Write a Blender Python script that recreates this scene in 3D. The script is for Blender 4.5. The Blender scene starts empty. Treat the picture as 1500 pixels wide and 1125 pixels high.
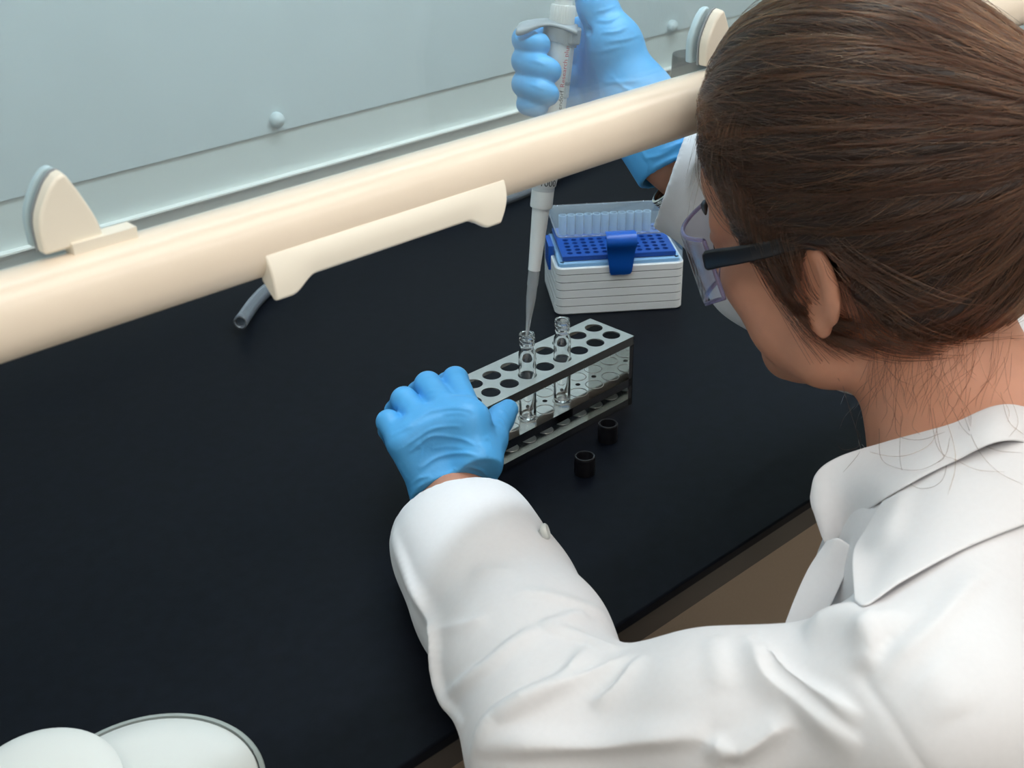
import bpy, bmesh, math, random
import numpy as np
from mathutils import Vector, Matrix
from mathutils.bvhtree import BVHTree

# ------------------------------------------------------------------ basics
# Scene lengths are written in millimetres: x along the bench's front edge,
# y into the fume hood from that edge, z up from the worktop.
rng = np.random.default_rng(7)
random.seed(7)
SC = bpy.context.scene
COL = SC.collection
BENCH = 0.9


def wm(p):
    p = np.asarray(p, float)
    return np.array([p[0] * .001, p[1] * .001, p[2] * .001 + BENCH])


def tag(o, label, cat, group=None, kind=None):
    o['label'] = label
    o['category'] = cat
    if group:
        o['group'] = group
    if kind:
        o['kind'] = kind
    return o


def thing(name, label, cat, base, group=None):
    o = bpy.data.objects.new(name, None)
    COL.objects.link(o)
    o.location = wm(base)
    o.empty_display_size = .02
    return tag(o, label, cat, group)


def base_of(o):
    p = np.zeros(3)
    while o is not None:
        p = p + np.array(o.location)
        o = o.parent
    return p


def mesh_obj(name, V, F, material, parent=None, smooth=True, angle=None, origin=None, recalc=False):
    """V in bench millimetres; the object's own origin is its parent's (or `origin`)."""
    V = np.asarray(V, float)
    Wd = V * .001
    Wd[:, 2] += BENCH
    if parent is not None:
        b = base_of(parent)
    else:
        b = wm(origin) if origin is not None else np.array([*(Wd.min(0) + Wd.max(0))[:2] / 2, Wd[:, 2].min()])
    me = bpy.data.meshes.new(name)
    me.from_pydata((Wd - b).tolist(), [], [list(map(int, f)) for f in F])
    if recalc:
        bm = bmesh.new()
        bm.from_mesh(me)
        bmesh.ops.recalc_face_normals(bm, faces=bm.faces)
        bm.to_mesh(me)
        bm.free()
    me.materials.append(material)
    if smooth:
        me.polygons.foreach_set('use_smooth', [True] * len(me.polygons))
        if angle:
            me.set_sharp_from_angle(angle=math.radians(angle))
    me.update()
    o = bpy.data.objects.new(name, me)
    COL.objects.link(o)
    if parent is not None:
        o.parent = parent
    else:
        o.location = b
    return o


def bevel(o, w, seg=3, angle=35):
    m = o.modifiers.new('bevel', 'BEVEL')
    m.width = w * .001
    m.segments = seg
    m.limit_method = 'ANGLE'
    m.angle_limit = math.radians(angle)
    m.harden_normals = False
    return o


class MB:
    """collects shapes for one mesh"""
    def __init__(s):
        s.V, s.F = [], []

    def add(s, V, F):
        n = len(s.V)
        s.V += [tuple(v) for v in V]
        s.F += [[i + n for i in f] for f in F]
        return s

    def box(s, lo, hi, R=None, o=(0, 0, 0)):
        c = [(x, y, z) for z in (lo[2], hi[2]) for y in (lo[1], hi[1]) for x in (lo[0], hi[0])]
        if R is not None:
            c = [np.asarray(o) + R @ np.array(v) for v in c]
        return s.add(c, [(0, 2, 3, 1), (4, 5, 7, 6), (0, 1, 5, 4), (2, 6, 7, 3), (0, 4, 6, 2), (1, 3, 7, 5)])

    def lathe(s, prof, o=(0, 0, 0), ax=None, n=32, closed=False, sq=1.0):
        """prof: (radius, height) list along axis ax"""
        ax = np.array([0, 0, 1.]) if ax is None else np.asarray(ax, float) / np.linalg.norm(ax)
        t = np.array([1., 0, 0]) if abs(ax[0]) < .9 else np.array([0, 1., 0])
        u = np.cross(ax, t); u /= np.linalg.norm(u)
        v = np.cross(ax, u)
        o = np.asarray(o, float)
        V, F = [], []
        m = len(prof)
        for r, h in prof:
            for k in range(n):
                a = 2 * math.pi * k / n
                V.append(o + ax * h + r * (math.cos(a) * u + math.sin(a) * v * sq))
        rng_ = range(m) if closed else range(m - 1)
        for i in rng_:
            j = (i + 1) % m
            for k in range(n):
                l = (k + 1) % n
                F.append((i * n + k, i * n + l, j * n + l, j * n + k))
        if not closed:
            if prof[0][0] > 1e-6:
                F.append(tuple(range(n - 1, -1, -1)))
            if prof[-1][0] > 1e-6:
                F.append(tuple((m - 1) * n + k for k in range(n)))
        return s.add(V, F)

    def prism(s, poly, axis, a, b):
        """poly of 2D points extruded along axis index from a to b"""
        n = len(poly)
        V = []
        for t in (a, b):
            for p in poly:
                q = list(p)
                q.insert(axis, t)
                V.append(q)
        F = [tuple(range(n - 1, -1, -1)), tuple(range(n, 2 * n))]
        F += [(i, (i + 1) % n, n + (i + 1) % n, n + i) for i in range(n)]
        return s.add(V, F)

    def tube(s, pts, r, n=10, cap=True):
        P = np.asarray(pts, float)
        m = len(P)
        r = np.broadcast_to(np.asarray(r, float), (m,))
        T = np.gradient(P, axis=0)
        T /= np.linalg.norm(T, axis=1)[:, None] + 1e-9
        u = np.cross(T[0], [0, 0, 1.] if abs(T[0][2]) < .9 else [1., 0, 0])
        V, F = [], []
        for i in range(m):
            u = u - T[i] * (u @ T[i])
            u /= np.linalg.norm(u)
            v = np.cross(T[i], u)
            for k in range(n):
                a = 2 * math.pi * k / n
                V.append(P[i] + r[i] * (math.cos(a) * u + math.sin(a) * v))
        for i in range(m - 1):
            for k in range(n):
                l = (k + 1) % n
                F.append((i * n + k, i * n + l, (i + 1) * n + l, (i + 1) * n + k))
        if cap:
            F.append(tuple(range(n - 1, -1, -1)))
            F.append(tuple((m - 1) * n + k for k in range(n)))
        return s.add(V, F)

    def obj(s, name, material, parent=None, **k):
        k.setdefault('recalc', True)
        return mesh_obj(name, np.array(s.V), s.F, material, parent, **k)


def curve3(ctrl, n):
    """Catmull-Rom through control points"""
    C = np.asarray(ctrl, float)
    P = np.vstack([2 * C[0] - C[1], C, 2 * C[-1] - C[-2]])
    m = len(C) - 1
    out = []
    for t in np.linspace(0, m, n):
        i = min(int(t), m - 1)
        f = t - i
        a, b, c, d = P[i:i + 4]
        out.append(.5 * (2 * b + (c - a) * f + (2 * a - 5 * b + 4 * c - d) * f * f + (3 * b - a - 3 * c + d) * f ** 3))
    return np.array(out)


# ------------------------------------------------------------------ camera
FPX = 1868.0


def build_camera():
    p, head, roll = map(math.radians, (28.1, 47.5, -1.0))
    fh = np.array([math.cos(head), math.sin(head), 0])
    F = math.cos(p) * fh - math.sin(p) * np.array([0, 0, 1.])
    R = np.cross(F, [0, 0, 1.]); R /= np.linalg.norm(R)
    U = np.cross(R, F)
    R, U = math.cos(roll) * R + math.sin(roll) * U, math.cos(roll) * U - math.sin(roll) * R
    pos = np.array([0, -463., 558.])
    cd = bpy.data.cameras.new('camera')
    cd.sensor_width = 36
    cd.lens = FPX / 1500 * 36
    cd.clip_start = .02
    cd.dof.use_dof = True
    cd.dof.focus_distance = 1.0
    cd.dof.aperture_fstop = 16
    co = bpy.data.objects.new('camera', cd)
    M = Matrix.Identity(4)
    for i in range(3):
        M[i][0], M[i][1], M[i][2] = R[i], U[i], -F[i]
        M[i][3] = wm(pos)[i]
    co.matrix_world = M
    COL.objects.link(co)
    SC.camera = co
    return F, R, U, pos


CF, CR, CU, CP = build_camera()


def proj(P):
    d = np.asarray(P, float) - CP
    z = d @ CF
    return np.stack([750 + FPX * (d @ CR) / z, 562.5 - FPX * (d @ CU) / z, z], -1)


def ray(x, y):
    return CF * FPX + CR * (x - 750) - CU * (y - 562.5)


def at(x, y, d):
    """point seen in the photograph's direction (x, y), d millimetres deep"""
    return CP + ray(x, y) * (d / FPX)


def on(x, y, axis, val):
    r = ray(x, y)
    return CP + r * ((val - CP[axis]) / r[axis])


# ------------------------------------------------------------------ materials
def lin(c):
    return tuple(((v / 255) / 12.92 if v / 255 <= .04045 else ((v / 255 + .055) / 1.055) ** 2.4) for v in c)


def mat(name, col, rough=.5, metal=0., spec=.5, noise=0., nscale=40., bump=0., bscale=200., trans=0., ior=1.45,
        sss=0., coat=0., aniso=0., alpha=1., sheen=0.):
    m = bpy.data.materials.new(name)
    m.use_nodes = True
    nt = m.node_tree
    b = nt.nodes['Principled BSDF']
    b.inputs['Base Color'].default_value = (*col, 1)
    b.inputs['Roughness'].default_value = rough
    b.inputs['Metallic'].default_value = metal
    b.inputs['Specular IOR Level'].default_value = spec
    b.inputs['IOR'].default_value = ior
    b.inputs['Transmission Weight'].default_value = trans
    b.inputs['Coat Weight'].default_value = coat
    b.inputs['Anisotropic'].default_value = aniso
    b.inputs['Alpha'].default_value = alpha
    b.inputs['Sheen Weight'].default_value = sheen
    if sss:
        b.inputs['Subsurface Weight'].default_value = sss
        b.inputs['Subsurface Radius'].default_value = (.008, .003, .0015)
        b.inputs['Subsurface Scale'].default_value = 1.0
    tc = nt.nodes.new('ShaderNodeTexCoord')
    if noise:
        n = nt.nodes.new('ShaderNodeTexNoise')
        n.inputs['Scale'].default_value = nscale
        n.inputs['Detail'].default_value = 5
        nt.links.new(tc.outputs['Object'], n.inputs['Vector'])
        r = nt.nodes.new('ShaderNodeValToRGB')
        r.color_ramp.elements[0].position = .3
        r.color_ramp.elements[1].position = .7
        r.color_ramp.elements[0].color = (*[max(0, c * (1 - noise)) for c in col], 1)
        r.color_ramp.elements[1].color = (*[min(1, c * (1 + noise)) for c in col], 1)
        nt.links.new(n.outputs['Fac'], r.inputs['Fac'])
        nt.links.new(r.outputs['Color'], b.inputs['Base Color'])
    if bump:
        n = nt.nodes.new('ShaderNodeTexNoise')
        n.inputs['Scale'].default_value = bscale
        n.inputs['Detail'].default_value = 4
        nt.links.new(tc.outputs['Object'], n.inputs['Vector'])
        bp = nt.nodes.new('ShaderNodeBump')
        bp.inputs['Strength'].default_value = bump
        bp.inputs['Distance'].default_value = .001
        nt.links.new(n.outputs['Fac'], bp.inputs['Height'])
        nt.links.new(bp.outputs['Normal'], b.inputs['Normal'])
    return m


def thin_glass(name, tint, ior=1.5, haze=0., hazecol=(1, 1, 1), rough=0.0):
    """pane: clear except for its mirror reflection and an even diffuse haze mixed in"""
    m = bpy.data.materials.new(name)
    m.use_nodes = True
    nt = m.node_tree
    nt.nodes.remove(nt.nodes['Principled BSDF'])
    out = nt.nodes['Material Output']
    tr = nt.nodes.new('ShaderNodeBsdfTransparent')
    tr.inputs['Color'].default_value = (*tint, 1)
    gl = nt.nodes.new('ShaderNodeBsdfGlossy')
    gl.inputs['Roughness'].default_value = rough
    fr = nt.nodes.new('ShaderNodeFresnel')
    ge = nt.nodes.new('ShaderNodeNewGeometry')          # same reflectance on both faces of the pane
    mr = nt.nodes.new('ShaderNodeMapRange')
    mr.inputs['To Min'].default_value = ior
    mr.inputs['To Max'].default_value = 1 / ior
    nt.links.new(ge.outputs['Backfacing'], mr.inputs['Value'])
    nt.links.new(mr.outputs['Result'], fr.inputs['IOR'])
    mx = nt.nodes.new('ShaderNodeMixShader')
    nt.links.new(fr.outputs['Fac'], mx.inputs['Fac'])
    nt.links.new(tr.outputs[0], mx.inputs[1])
    nt.links.new(gl.outputs[0], mx.inputs[2])
    last = mx
    if haze:
        df = nt.nodes.new('ShaderNodeBsdfDiffuse')
        df.inputs['Color'].default_value = (*hazecol, 1)
        m2 = nt.nodes.new('ShaderNodeMixShader')
        m2.inputs['Fac'].default_value = haze
        nt.links.new(mx.outputs[0], m2.inputs[1])
        nt.links.new(df.outputs[0], m2.inputs[2])
        last = m2
    nt.links.new(last.outputs[0], out.inputs['Surface'])
    return m


def glow(name, col, s):
    m = bpy.data.materials.new(name)
    m.use_nodes = True
    nt = m.node_tree
    nt.nodes.remove(nt.nodes['Principled BSDF'])
    e = nt.nodes.new('ShaderNodeEmission')
    e.inputs['Color'].default_value = (*col, 1)
    e.inputs['Strength'].default_value = s
    nt.links.new(e.outputs[0], nt.nodes['Material Output'].inputs['Surface'])
    return m


M = dict(
    bench=mat('black_epoxy', (.0035, .0045, .0075), .38, spec=.075, noise=.25, nscale=90, bump=.06, bscale=900),
    bench_edge=mat('epoxy_edge_reflection', (.055, .045, .037), .3),  # black epoxy face; the floor's brown reflection is painted into its colour
    taupe=mat('taupe_steel', lin((152, 135, 118)), .5, noise=.04, nscale=300),
    gap=mat('dark_gap', (.012, .010, .009), .7),
    liner=mat('hood_liner', lin((196, 209, 213)), .45, noise=.02, nscale=12),
    baffle=mat('hood_baffle', lin((206, 215, 214)), .4, noise=.02, nscale=12),
    lip=mat('white_lip', (.85, .87, .85), .3),
    cream=mat('cream_plastic', lin((236, 222, 204)), .3, noise=.02, nscale=20, coat=.15),
    ivory=mat('ivory_plastic', lin((240, 234, 220)), .3),
    rearplate=mat('rear_plate_lit_blue', lin((206, 224, 232)), .3),  # bluish hood light and glass tint painted into the plate's colour
    pane=thin_glass('sash_glass', (.95, .98, .98), 1.5, haze=.06, hazecol=(.80, .90, .95)),
    steel_top=mat('brushed_steel', (.62, .61, .59), .30, metal=1., noise=.04, nscale=200, bump=.03, bscale=1500),
    steel=mat('stainless_steel', (.66, .64, .61), .07, metal=1., noise=.05, nscale=200, bump=.004, bscale=500),
    glass=mat('clear_glass', (1, 1, 1), 0., trans=1., ior=1.47),
    hose=mat('clear_vinyl', (.80, .88, 1.), .12, trans=.85, ior=1.40),
    capblack=mat('black_phenolic', (.008, .008, .010), .3),
    boxgrey=mat('pale_grey_plastic', lin((232, 233, 234)), .45, bump=.02, bscale=1200),
    groove=mat('groove_grey', lin((84, 86, 88)), .6),
    boxblue=mat('deep_blue_plastic', lin((10, 80, 172)), .35),
    tray=mat('pale_blue_plastic', lin((168, 208, 240)), .45),
    lid=thin_glass('clear_blue_lid', (.84, .91, .97), 1.5, haze=.05, hazecol=(.45, .62, .85)),
    lidtop=thin_glass('lid_top_reflection_haze', (.84, .91, .97), 1.5, haze=.15, hazecol=(.42, .55, .72)),  # stronger haze paints the ceiling's reflection onto the lid's top
    tipblue=mat('translucent_tip', lin((190, 222, 245)), .3, trans=.35, ior=1.3),
    tip=mat('frosted_tip', (.93, .95, .97), .25, trans=.68, ior=1.2),
    liquid=mat('clear_liquid', (.96, .98, 1), .0, trans=1., ior=1.33),
    pip=mat('pipette_white', lin((226, 228, 228)), .4),
    pipgrey=mat('pipette_grey', lin((148, 154, 160)), .35),
    pippale=mat('pipette_pale_grey', lin((196, 202, 206)), .35),
    purple=mat('purple_plastic', lin((70, 50, 140)), .4),
    red=mat('red_lettering', lin((205, 85, 100)), .6),
    black=mat('black_lettering', (.012, .012, .014), .6),
    darkpot=mat('charcoal_plastic', lin((70, 74, 74)), .55, noise=.1, nscale=60),
    white=mat('white_plastic', lin((200, 203, 200)), .35),
    rimclear=mat('clear_rim', lin((205, 216, 212)), .12, trans=.55, ior=1.35),
    wall=mat('room_wall', lin((222, 224, 222)), .8, noise=.02, nscale=6),
    floor=mat('vinyl_floor', lin((150, 142, 132)), .5, noise=.10, nscale=40),
    ceil=mat('ceiling_tile', lin((235, 235, 232)), .9),
    room_dark=mat('equipment_grey', lin((96, 108, 116)), .5),
    lamp_frame=mat('lamp_frame', (.8, .8, .8), .4),
    lamp=glow('ceiling_diffuser', (1., .95, .885), 5.6),
    hood_lamp=glow('hood_tube_lamp', (.80, .92, 1.), 36.0),
)
# ------------------------------------------------------------------ room
def structure(name, lo, hi, m):
    o = MB().box(lo, hi).obj(name, m, smooth=False)
    o['kind'] = 'structure'
    return o


RX0, RX1, RY0, RY1, RZ0, RZ1 = -1700, 3300, -2700, 900, -900, 1800
structure('floor', (RX0, RY0, RZ0 - 60), (RX1, RY1, RZ0), M['floor'])
structure('ceiling', (RX0, RY0, RZ1), (RX1, RY1, RZ1 + 60), M['ceil'])
structure('wall_back', (RX0, RY1, RZ0), (RX1, RY1 + 80, RZ1), M['wall'])
structure('wall_front', (RX0, RY0 - 80, RZ0), (RX1, RY0, RZ1), M['wall'])
structure('wall_left', (RX0 - 80, RY0, RZ0), (RX0, RY1, RZ1), M['wall'])
structure('wall_right', (RX1, RY0, RZ0), (RX1 + 80, RY1, RZ1), M['wall'])

# ceiling lamps
for i, (x, y, w) in enumerate([(-700, -500, 'behind and left of the bench'), (-300, -1700, 'farthest back on the left'), (1500, -1700, 'farthest back on the right'),
                               (900, -700, 'above the seated person'), (2300, -600, 'at the far right of the bench')]):
    t = thing('ceiling_light', 'white rectangular ceiling lamp ' + w, 'lamp', (x, y, RZ1 - 40), 'ceiling lamps')
    f = MB()
    for a in ((-620, -320, -600, 320), (600, -320, 620, 320), (-600, -320, 600, -300), (-600, 300, 600, 320)):
        f.box((x + a[0], y + a[1], RZ1 - 40), (x + a[2], y + a[3], RZ1 - 1))
    f.obj('lamp_frame', M['lamp_frame'], t, smooth=False)
    MB().box((x - 600, y - 300, RZ1 - 30), (x + 600, y + 300, RZ1 - 22)).obj('diffuser', M['lamp'], t, smooth=False)

# ------------------------------------------------------------------ bench and fume hood
HX0, HX1, HB = -150, 1900, 735
wt = thing('worktop', 'black epoxy bench top running under the fume hood', 'bench', (900, 370, -32))
MB().box((HX0, 0, -9), (HX1, HB, 0)).obj('top_slab', M['bench'], wt, smooth=False)
bevel(wt.children[0], 1.6)
MB().box((HX0, 3.5, -32), (HX1, 40, -9)).box((HX0, 40, -32), (HX1, HB, -9)).obj('front_edge', M['bench_edge'], wt, smooth=False)
bevel(wt.children[1], 1.2)

cab = thing('base_cabinet', 'taupe base cabinet with knee space below the black worktop', 'cabinet', (900, 300, RZ0))
MB().box((HX0, 12, RZ0 + 90), (250, HB, -36)).box((HX0 + 10, 60, RZ0), (240, HB, RZ0 + 90)).obj('side_carcass', M['taupe'], cab, smooth=False)
MB().box((1500, 12, RZ0 + 90), (HX1, HB, -36)).box((1510, 60, RZ0), (HX1 - 10, HB, RZ0 + 90)).obj('side_carcass', M['taupe'], cab, smooth=False)
MB().box((250, 220, RZ0), (1500, 240, -36)).obj('knee_panel', M['taupe'], cab, smooth=False)
MB().box((HX0, 16, -36), (HX1, HB, -32)).obj('dark_seam', M['gap'], cab, smooth=False)

hood = thing('fume_hood', 'pale grey fume hood with a clear glass sash and rounded cream rail', 'fume hood', (900, 500, 0))
zp = (on(0, 296, 1, HB - 8)[2] + on(760, 104, 1, HB - 8)[2]) / 2
zl = (on(0, 380, 1, HB - 14)[2] + on(760, 160, 1, HB - 14)[2]) / 2
back = MB().box((HX0, HB - 6.5, zp), (HX1, HB + 6, 1230)).obj('back_panel', M['liner'], hood, smooth=False)
for px in ((404, 175), (983, 38)):
    q = on(*px, 1, HB - 6.5)
    MB().lathe([(8.5, 0), (8.5, 3), (7.6, 6.5), (5, 9), (0, 10)], q, (0, -1, 0), 24).obj('bolt', M['liner'], back, angle=50)
MB().box((HX0, HB - 4, zl - 1), (HX1, HB + 6, zp + 3)).obj('lower_baffle', M['baffle'], hood, smooth=False)
MB().box((HX0, HB - 13, zl - 1.8), (HX1, HB + 2, zl)).obj('white_lip', M['lip'], hood, smooth=False)
MB().box((HX0, HB, 0), (HX1, HB + 8, zl - 3.5)).obj('lower_back', M['liner'], hood, smooth=False)
MB().box((HX0 - 40, 60, 0), (HX0, HB + 8, 1230)).obj('side_panel', M['baffle'], hood, smooth=False)
MB().box((HX1, 60, 0), (HX1 + 40, HB + 8, 1230)).obj('side_panel', M['baffle'], hood, smooth=False)
MB().box((HX0 - 40, 60, 1230), (HX1 + 40, HB + 8, 1270)).obj('roof_panel', M['baffle'], hood, smooth=False)
MB().box((300, 190, 1200), (1500, 260, 1228)).obj('lamp_tube', M['hood_lamp'], hood, smooth=False)
MB().box((HX0 - 40, 40, 1000), (HX1 + 40, 84, 1270)).obj('header_panel', M['cream'], hood, smooth=False)
for x in (HX0 - 60, HX1):
    MB().box((x, 30, 0), (x + 60, 84, 1000)).obj('front_post', M['cream'], hood, smooth=False)

# sash: pane, rail with finger pull, two bumpers
SY = 94.0
sash = hood
MB().box((HX0, SY - 2.5, 316), (HX1, SY + 2.5, 1100)).obj('glass_pane', M['pane'], sash, smooth=False)
prof = [(99, 300), (99, 330.5), (88, 334), (82, 335), (77, 334), (71.5, 330.5), (67, 325), (64.5, 318), (63.8, 311), (64.8, 305), (68, 300.5), (73, 297.8), (80, 296.2), (92, 296)]
rail = MB().prism(prof, 0, HX0, HX1).obj('bottom_rail', M['cream'], sash, angle=28)
bevel(rail, .8, 2)


def onx(px, X):
    return on(px[0], px[1], 0, X)


def make_pull():
    A0 = on(387, 372, 1, 64.5)
    A1 = on(738, 262, 1, 64.5)
    za = (A0[2] + A1[2]) / 2
    B0 = onx((434, 431), A0[0])
    B1 = onx((708, 336), A1[0] - 7)
    yb, zb = (B0[1] + B1[1]) / 2, (B0[2] + B1[2]) / 2
    n = 90
    rows = []
    for i in range(n + 1):
        u = i / n
        x = A0[0] + (A1[0] - A0[0]) * u
        xr = A1[0] - x
        xl = x - A0[0]
        d = min(xl, xr)
        s = 1 - .30 * np.clip((d - 10) / 17, 0, 1) ** 2 * (3 - 2 * np.clip((d - 10) / 17, 0, 1))
        A = np.array([64.0, za])
        Bf = np.array([yb, zb])
        B = A + (Bf - A) * s
        xs = x
        P = []
        for t in np.linspace(0, 1, 9):              # outer face
            q = A + (B - A) * t + np.array([-1.6, .9]) * math.sin(math.pi * t)
            # the right end leans inward towards the tip
            P.append((xs - max(0, u - .5) * 2 * 9 * t * t, q[0], q[1]))
        nrm = np.array([1.0, -.05])
        q = B + np.array([3.0, -1.2])
        P.append((P[-1][0], q[0], q[1]))
        P.append((P[-1][0], 70, 299.0 - 1.5))
        P.append((xs, 72, za - 6))
        rows.append(P)
    V = [p for r in rows for p in r]
    m = len(rows[0])
    F = []
    for i in range(n):
        for k in range(m):
            l = (k + 1) % m
            F.append((i * m + k, i * m + l, (i + 1) * m + l, (i + 1) * m + k))
    F.append(tuple(range(m)))
    F.append(tuple(n * m + k for k in range(m)))
    o = mesh_obj('finger_pull', V, F, M['ivory'], rail, angle=40, recalc=True)
    bevel(o, 1.5, 3, 45)


make_pull()


def make_bumper(xa, za, x0, z0, x1):
    """leaf shaped bumper clamped through the glass; xa, za apex; x0..x1 foot"""
    b = bpy.data.objects.new('bumper', None)
    COL.objects.link(b)
    b.parent = sash
    bb = base_of(sash)
    b.location = (wm(((x0 + x1) / 2, SY, z0)) - bb)
    z0 = z0 - 3
    L = curve3([(x0, z0), (x0 + .3, z0 + (za - z0) * .45), (x0 + (xa - x0) * .45, z0 + (za - z0) * .82), (xa - 3, za - .8)], 14)
    Rr = curve3([(xa + 1.5, za - .5), (xa + (x1 - xa) * .45, z0 + (za - z0) * .70), (xa + (x1 - xa) * .85, z0 + (za - z0) * .3), (x1, z0)], 14)
    out = np.vstack([L, [[xa, za]], Rr])

    def plate(name, y0, y1, material, w, tap):
        m = MB()
        c = np.array([(x0 + x1) / 2, (z0 + za) / 2])
        n = len(out)
        V = [(p[0], y0, p[1]) for p in out] + [((p[0] - c[0]) * tap + c[0], y1, (p[1] - z0) * tap + z0) for p in out]
        F = [tuple(range(n)), tuple(range(2 * n - 1, n - 1, -1))] + [(i, (i + 1) % n, n + (i + 1) % n, n + i) for i in range(n)]
        m.add(V, F)
        o = m.obj(name, material, b, angle=30)
        bevel(o, w, 4, 40)
        return o
    plate('front_plate', SY - 3.5, SY - 11, M['ivory'], 2.2, .97)
    plate('rear_plate', SY + 2.6, SY + 8.5, M['rearplate'], 1.6, .97)
    plate('gasket', SY - 3.5, SY - 2.0, M['pipgrey'], .1, 1.0)
    MB().box((x0 + 13, SY - 13.5, z0 - 4), (x1 + 15, SY - 4, z0 + 2.6)).obj('foot_block', M['ivory'], b, smooth=False)
    bevel(b.children[-1], 1.2)
    return b


yb = SY - 9
ap, f0, f1 = on(88, 251, 1, yb), on(62, 370, 1, yb), on(150, 334, 1, yb)
make_bumper(ap[0], ap[2], f0[0], (f0[2] + f1[2]) / 2, f1[0])
ap2, g0 = on(1056, 21, 1, yb), on(1031, 100, 1, yb)
make_bumper(g0[0] + (ap[0] - f0[0]), ap[2], g0[0], (f0[2] + f1[2]) / 2, g0[0] + (f1[0] - f0[0]))

# clear hose lying on the worktop behind the rail
hp = [on(352, 474, 2, 14)[:2], on(376, 441, 2, 8)[:2], on(402, 417, 2, 8)[:2]]
path = [(*hp[0], 15), (*hp[1], 9), (*hp[2], 8), (770, 690, 8), (900, 668, 8), (1030, 664, 8), (1110, 676, 8), (1215, 700, 8), (1330, 712, 8), (1480, 700, 8), (1620, 640, 8)]
Ph = curve3(path, 110)
mh = MB()
n = 16
mh.tube(Ph, 7.4, n, cap=False)
mh.tube(Ph, 4.8, n, cap=False)
m_ = len(Ph)
for r in (0, m_ - 1):
    mh.F += [[r * n + k, r * n + (k + 1) % n, m_ * n + r * n + (k + 1) % n, m_ * n + r * n + k] for k in range(n)]
ho = mh.obj('vinyl_hose', M['hose'])
tag(ho, 'clear vinyl hose lying on the black worktop behind the cream rail', 'hose')

# dark capped pot standing at the back of the hood
cx = on(1012, 92, 1, 600)
pz = cx[2] + 12
pot = thing('sample_pot', 'dark grey round pot standing inside the hood beyond the glass', 'pot', (cx[0], 600, 0))
pr = 23 / FPX * 1480 * 1.38
MB().lathe([(pr * .9, 0), (pr * .93, 3), (pr * .93, pz - 34), (pr * .9, pz - 30)], (cx[0], 600, 0), n=40).obj('pot_body', M['darkpot'], pot, angle=40)
MB().lathe([(pr * 1.03, pz - 33), (pr * 1.03, pz - 28), (pr, pz - 26), (pr * .98, pz - 1), (pr * .95, pz), (0, pz)], (cx[0], 600, 0), n=48).obj('pot_cap', M['darkpot'], pot, angle=40)

# white dishes at the near left corner of the bench
d1 = on(216, 1164, 2, 16)
dish = thing('lidded_dish', 'round white lidded dish with a clear rim at the near left', 'dish', (d1[0], d1[1], 0))
ra = 172 / FPX * float(proj(d1)[2])
MB().lathe([(ra * .96, 0), (ra * .985, 1.5), (ra * .985, 12), (ra, 13.5), (ra, 15.6), (ra * .99, 16.2), (ra * .955, 16.2), (ra * .955, 4), (0, 4)], (d1[0], d1[1], 0), n=72).obj('clear_rim', M['rimclear'], dish, angle=40)
MB().lathe([(ra * .945, 4.2), (ra * .945, 14.6), (ra * .93, 15.8), (ra * .7, 16.6), (0, 17.2)], (d1[0], d1[1], 0), n=72).obj('white_lid', M['white'], dish, angle=60)
d2 = on(62, 1172, 2, 20)
r2 = 118 / FPX * float(proj(d2)[2])
ax = np.array([-.10, -.16, 1.]); ax /= np.linalg.norm(ax)
sau = MB().lathe([(r2 * .55, -4.0), (r2 * .97, -1.0), (r2, 0.), (r2 * .97, 1.2), (r2 * .8, 3.5), (r2 * .5, 5.4), (0, 6.3)], d2 + np.array([0, 0, 4.]), ax, n=64).obj('loose_lid', M['white'], angle=60)
tag(sau, 'smaller white lid tipped over the left side of the round dish', 'lid')
# ------------------------------------------------------------------ tube rack
def plate_holes(mb, X0, X1, Y0, Y1, z0, z1, xs, ys, pitch, r, frame, n=20, through=True):
    """flat plate in a local frame with round holes on a grid; frame maps (x,y,z) to bench mm"""
    P = lambda x, y, z: frame(x, y, z)
    h = pitch / 2

    def quad(a, b, c, d, z):
        mb.add([P(*a, z), P(*b, z), P(*c, z), P(*d, z)], [(0, 1, 2, 3)])
    for z in (z0, z1):
        xl, xh, yl, yh = xs[0] - h, xs[-1] + h, ys[0] - h, ys[-1] + h
        quad((X0, Y0), (X1, Y0), (X1, yl), (X0, yl), z)
        quad((X0, yh), (X1, yh), (X1, Y1), (X0, Y1), z)
        quad((X0, yl), (xl, yl), (xl, yh), (X0, yh), z)
        quad((xh, yl), (X1, yl), (X1, yh), (xh, yh), z)
    for (a, b, c, d) in ((X0, Y0, X1, Y0), (X1, Y0, X1, Y1), (X1, Y1, X0, Y1), (X0, Y1, X0, Y0)):
        mb.add([P(a, b, z0), P(c, d, z0), P(c, d, z1), P(a, b, z1)], [(0, 1, 2, 3)])
    for x in xs:
        for y in ys:
            ci, sq = [], []
            for k in range(n):
                t = 2 * math.pi * (k + .5) / n
                c, s = math.cos(t), math.sin(t)
                ci.append((x + r * c, y + r * s))
                g = h / max(abs(c), abs(s))
                sq.append((x + g * c, y + g * s))
            V = [P(*p, z) for z in (z0, z1) for p in ci] + [P(*p, z) for z in (z0, z1) for p in sq]
            F = []
            for k in range(n):
                l = (k + 1) % n
                F += [(k, l, 2 * n + l, 2 * n + k), (n + k, n + l, 3 * n + l, 3 * n + k), (k, l, n + l, n + k)]
            # square corners
            for q in range(4):
                k = int(n / 8 + q * n / 4 - .5 + 1e-6)
                l = (k + 1) % n
                cx_, cy_ = x + h * (1 if q in (0, 3) else -1), y + h * (1 if q in (0, 1) else -1)
                for zi, z in ((2, z0), (3, z1)):
                    V.append(P(cx_, cy_, z))
                    F.append((zi * n + k, zi * n + l, len(V) - 1))
            mb.add(V, F)


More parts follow.
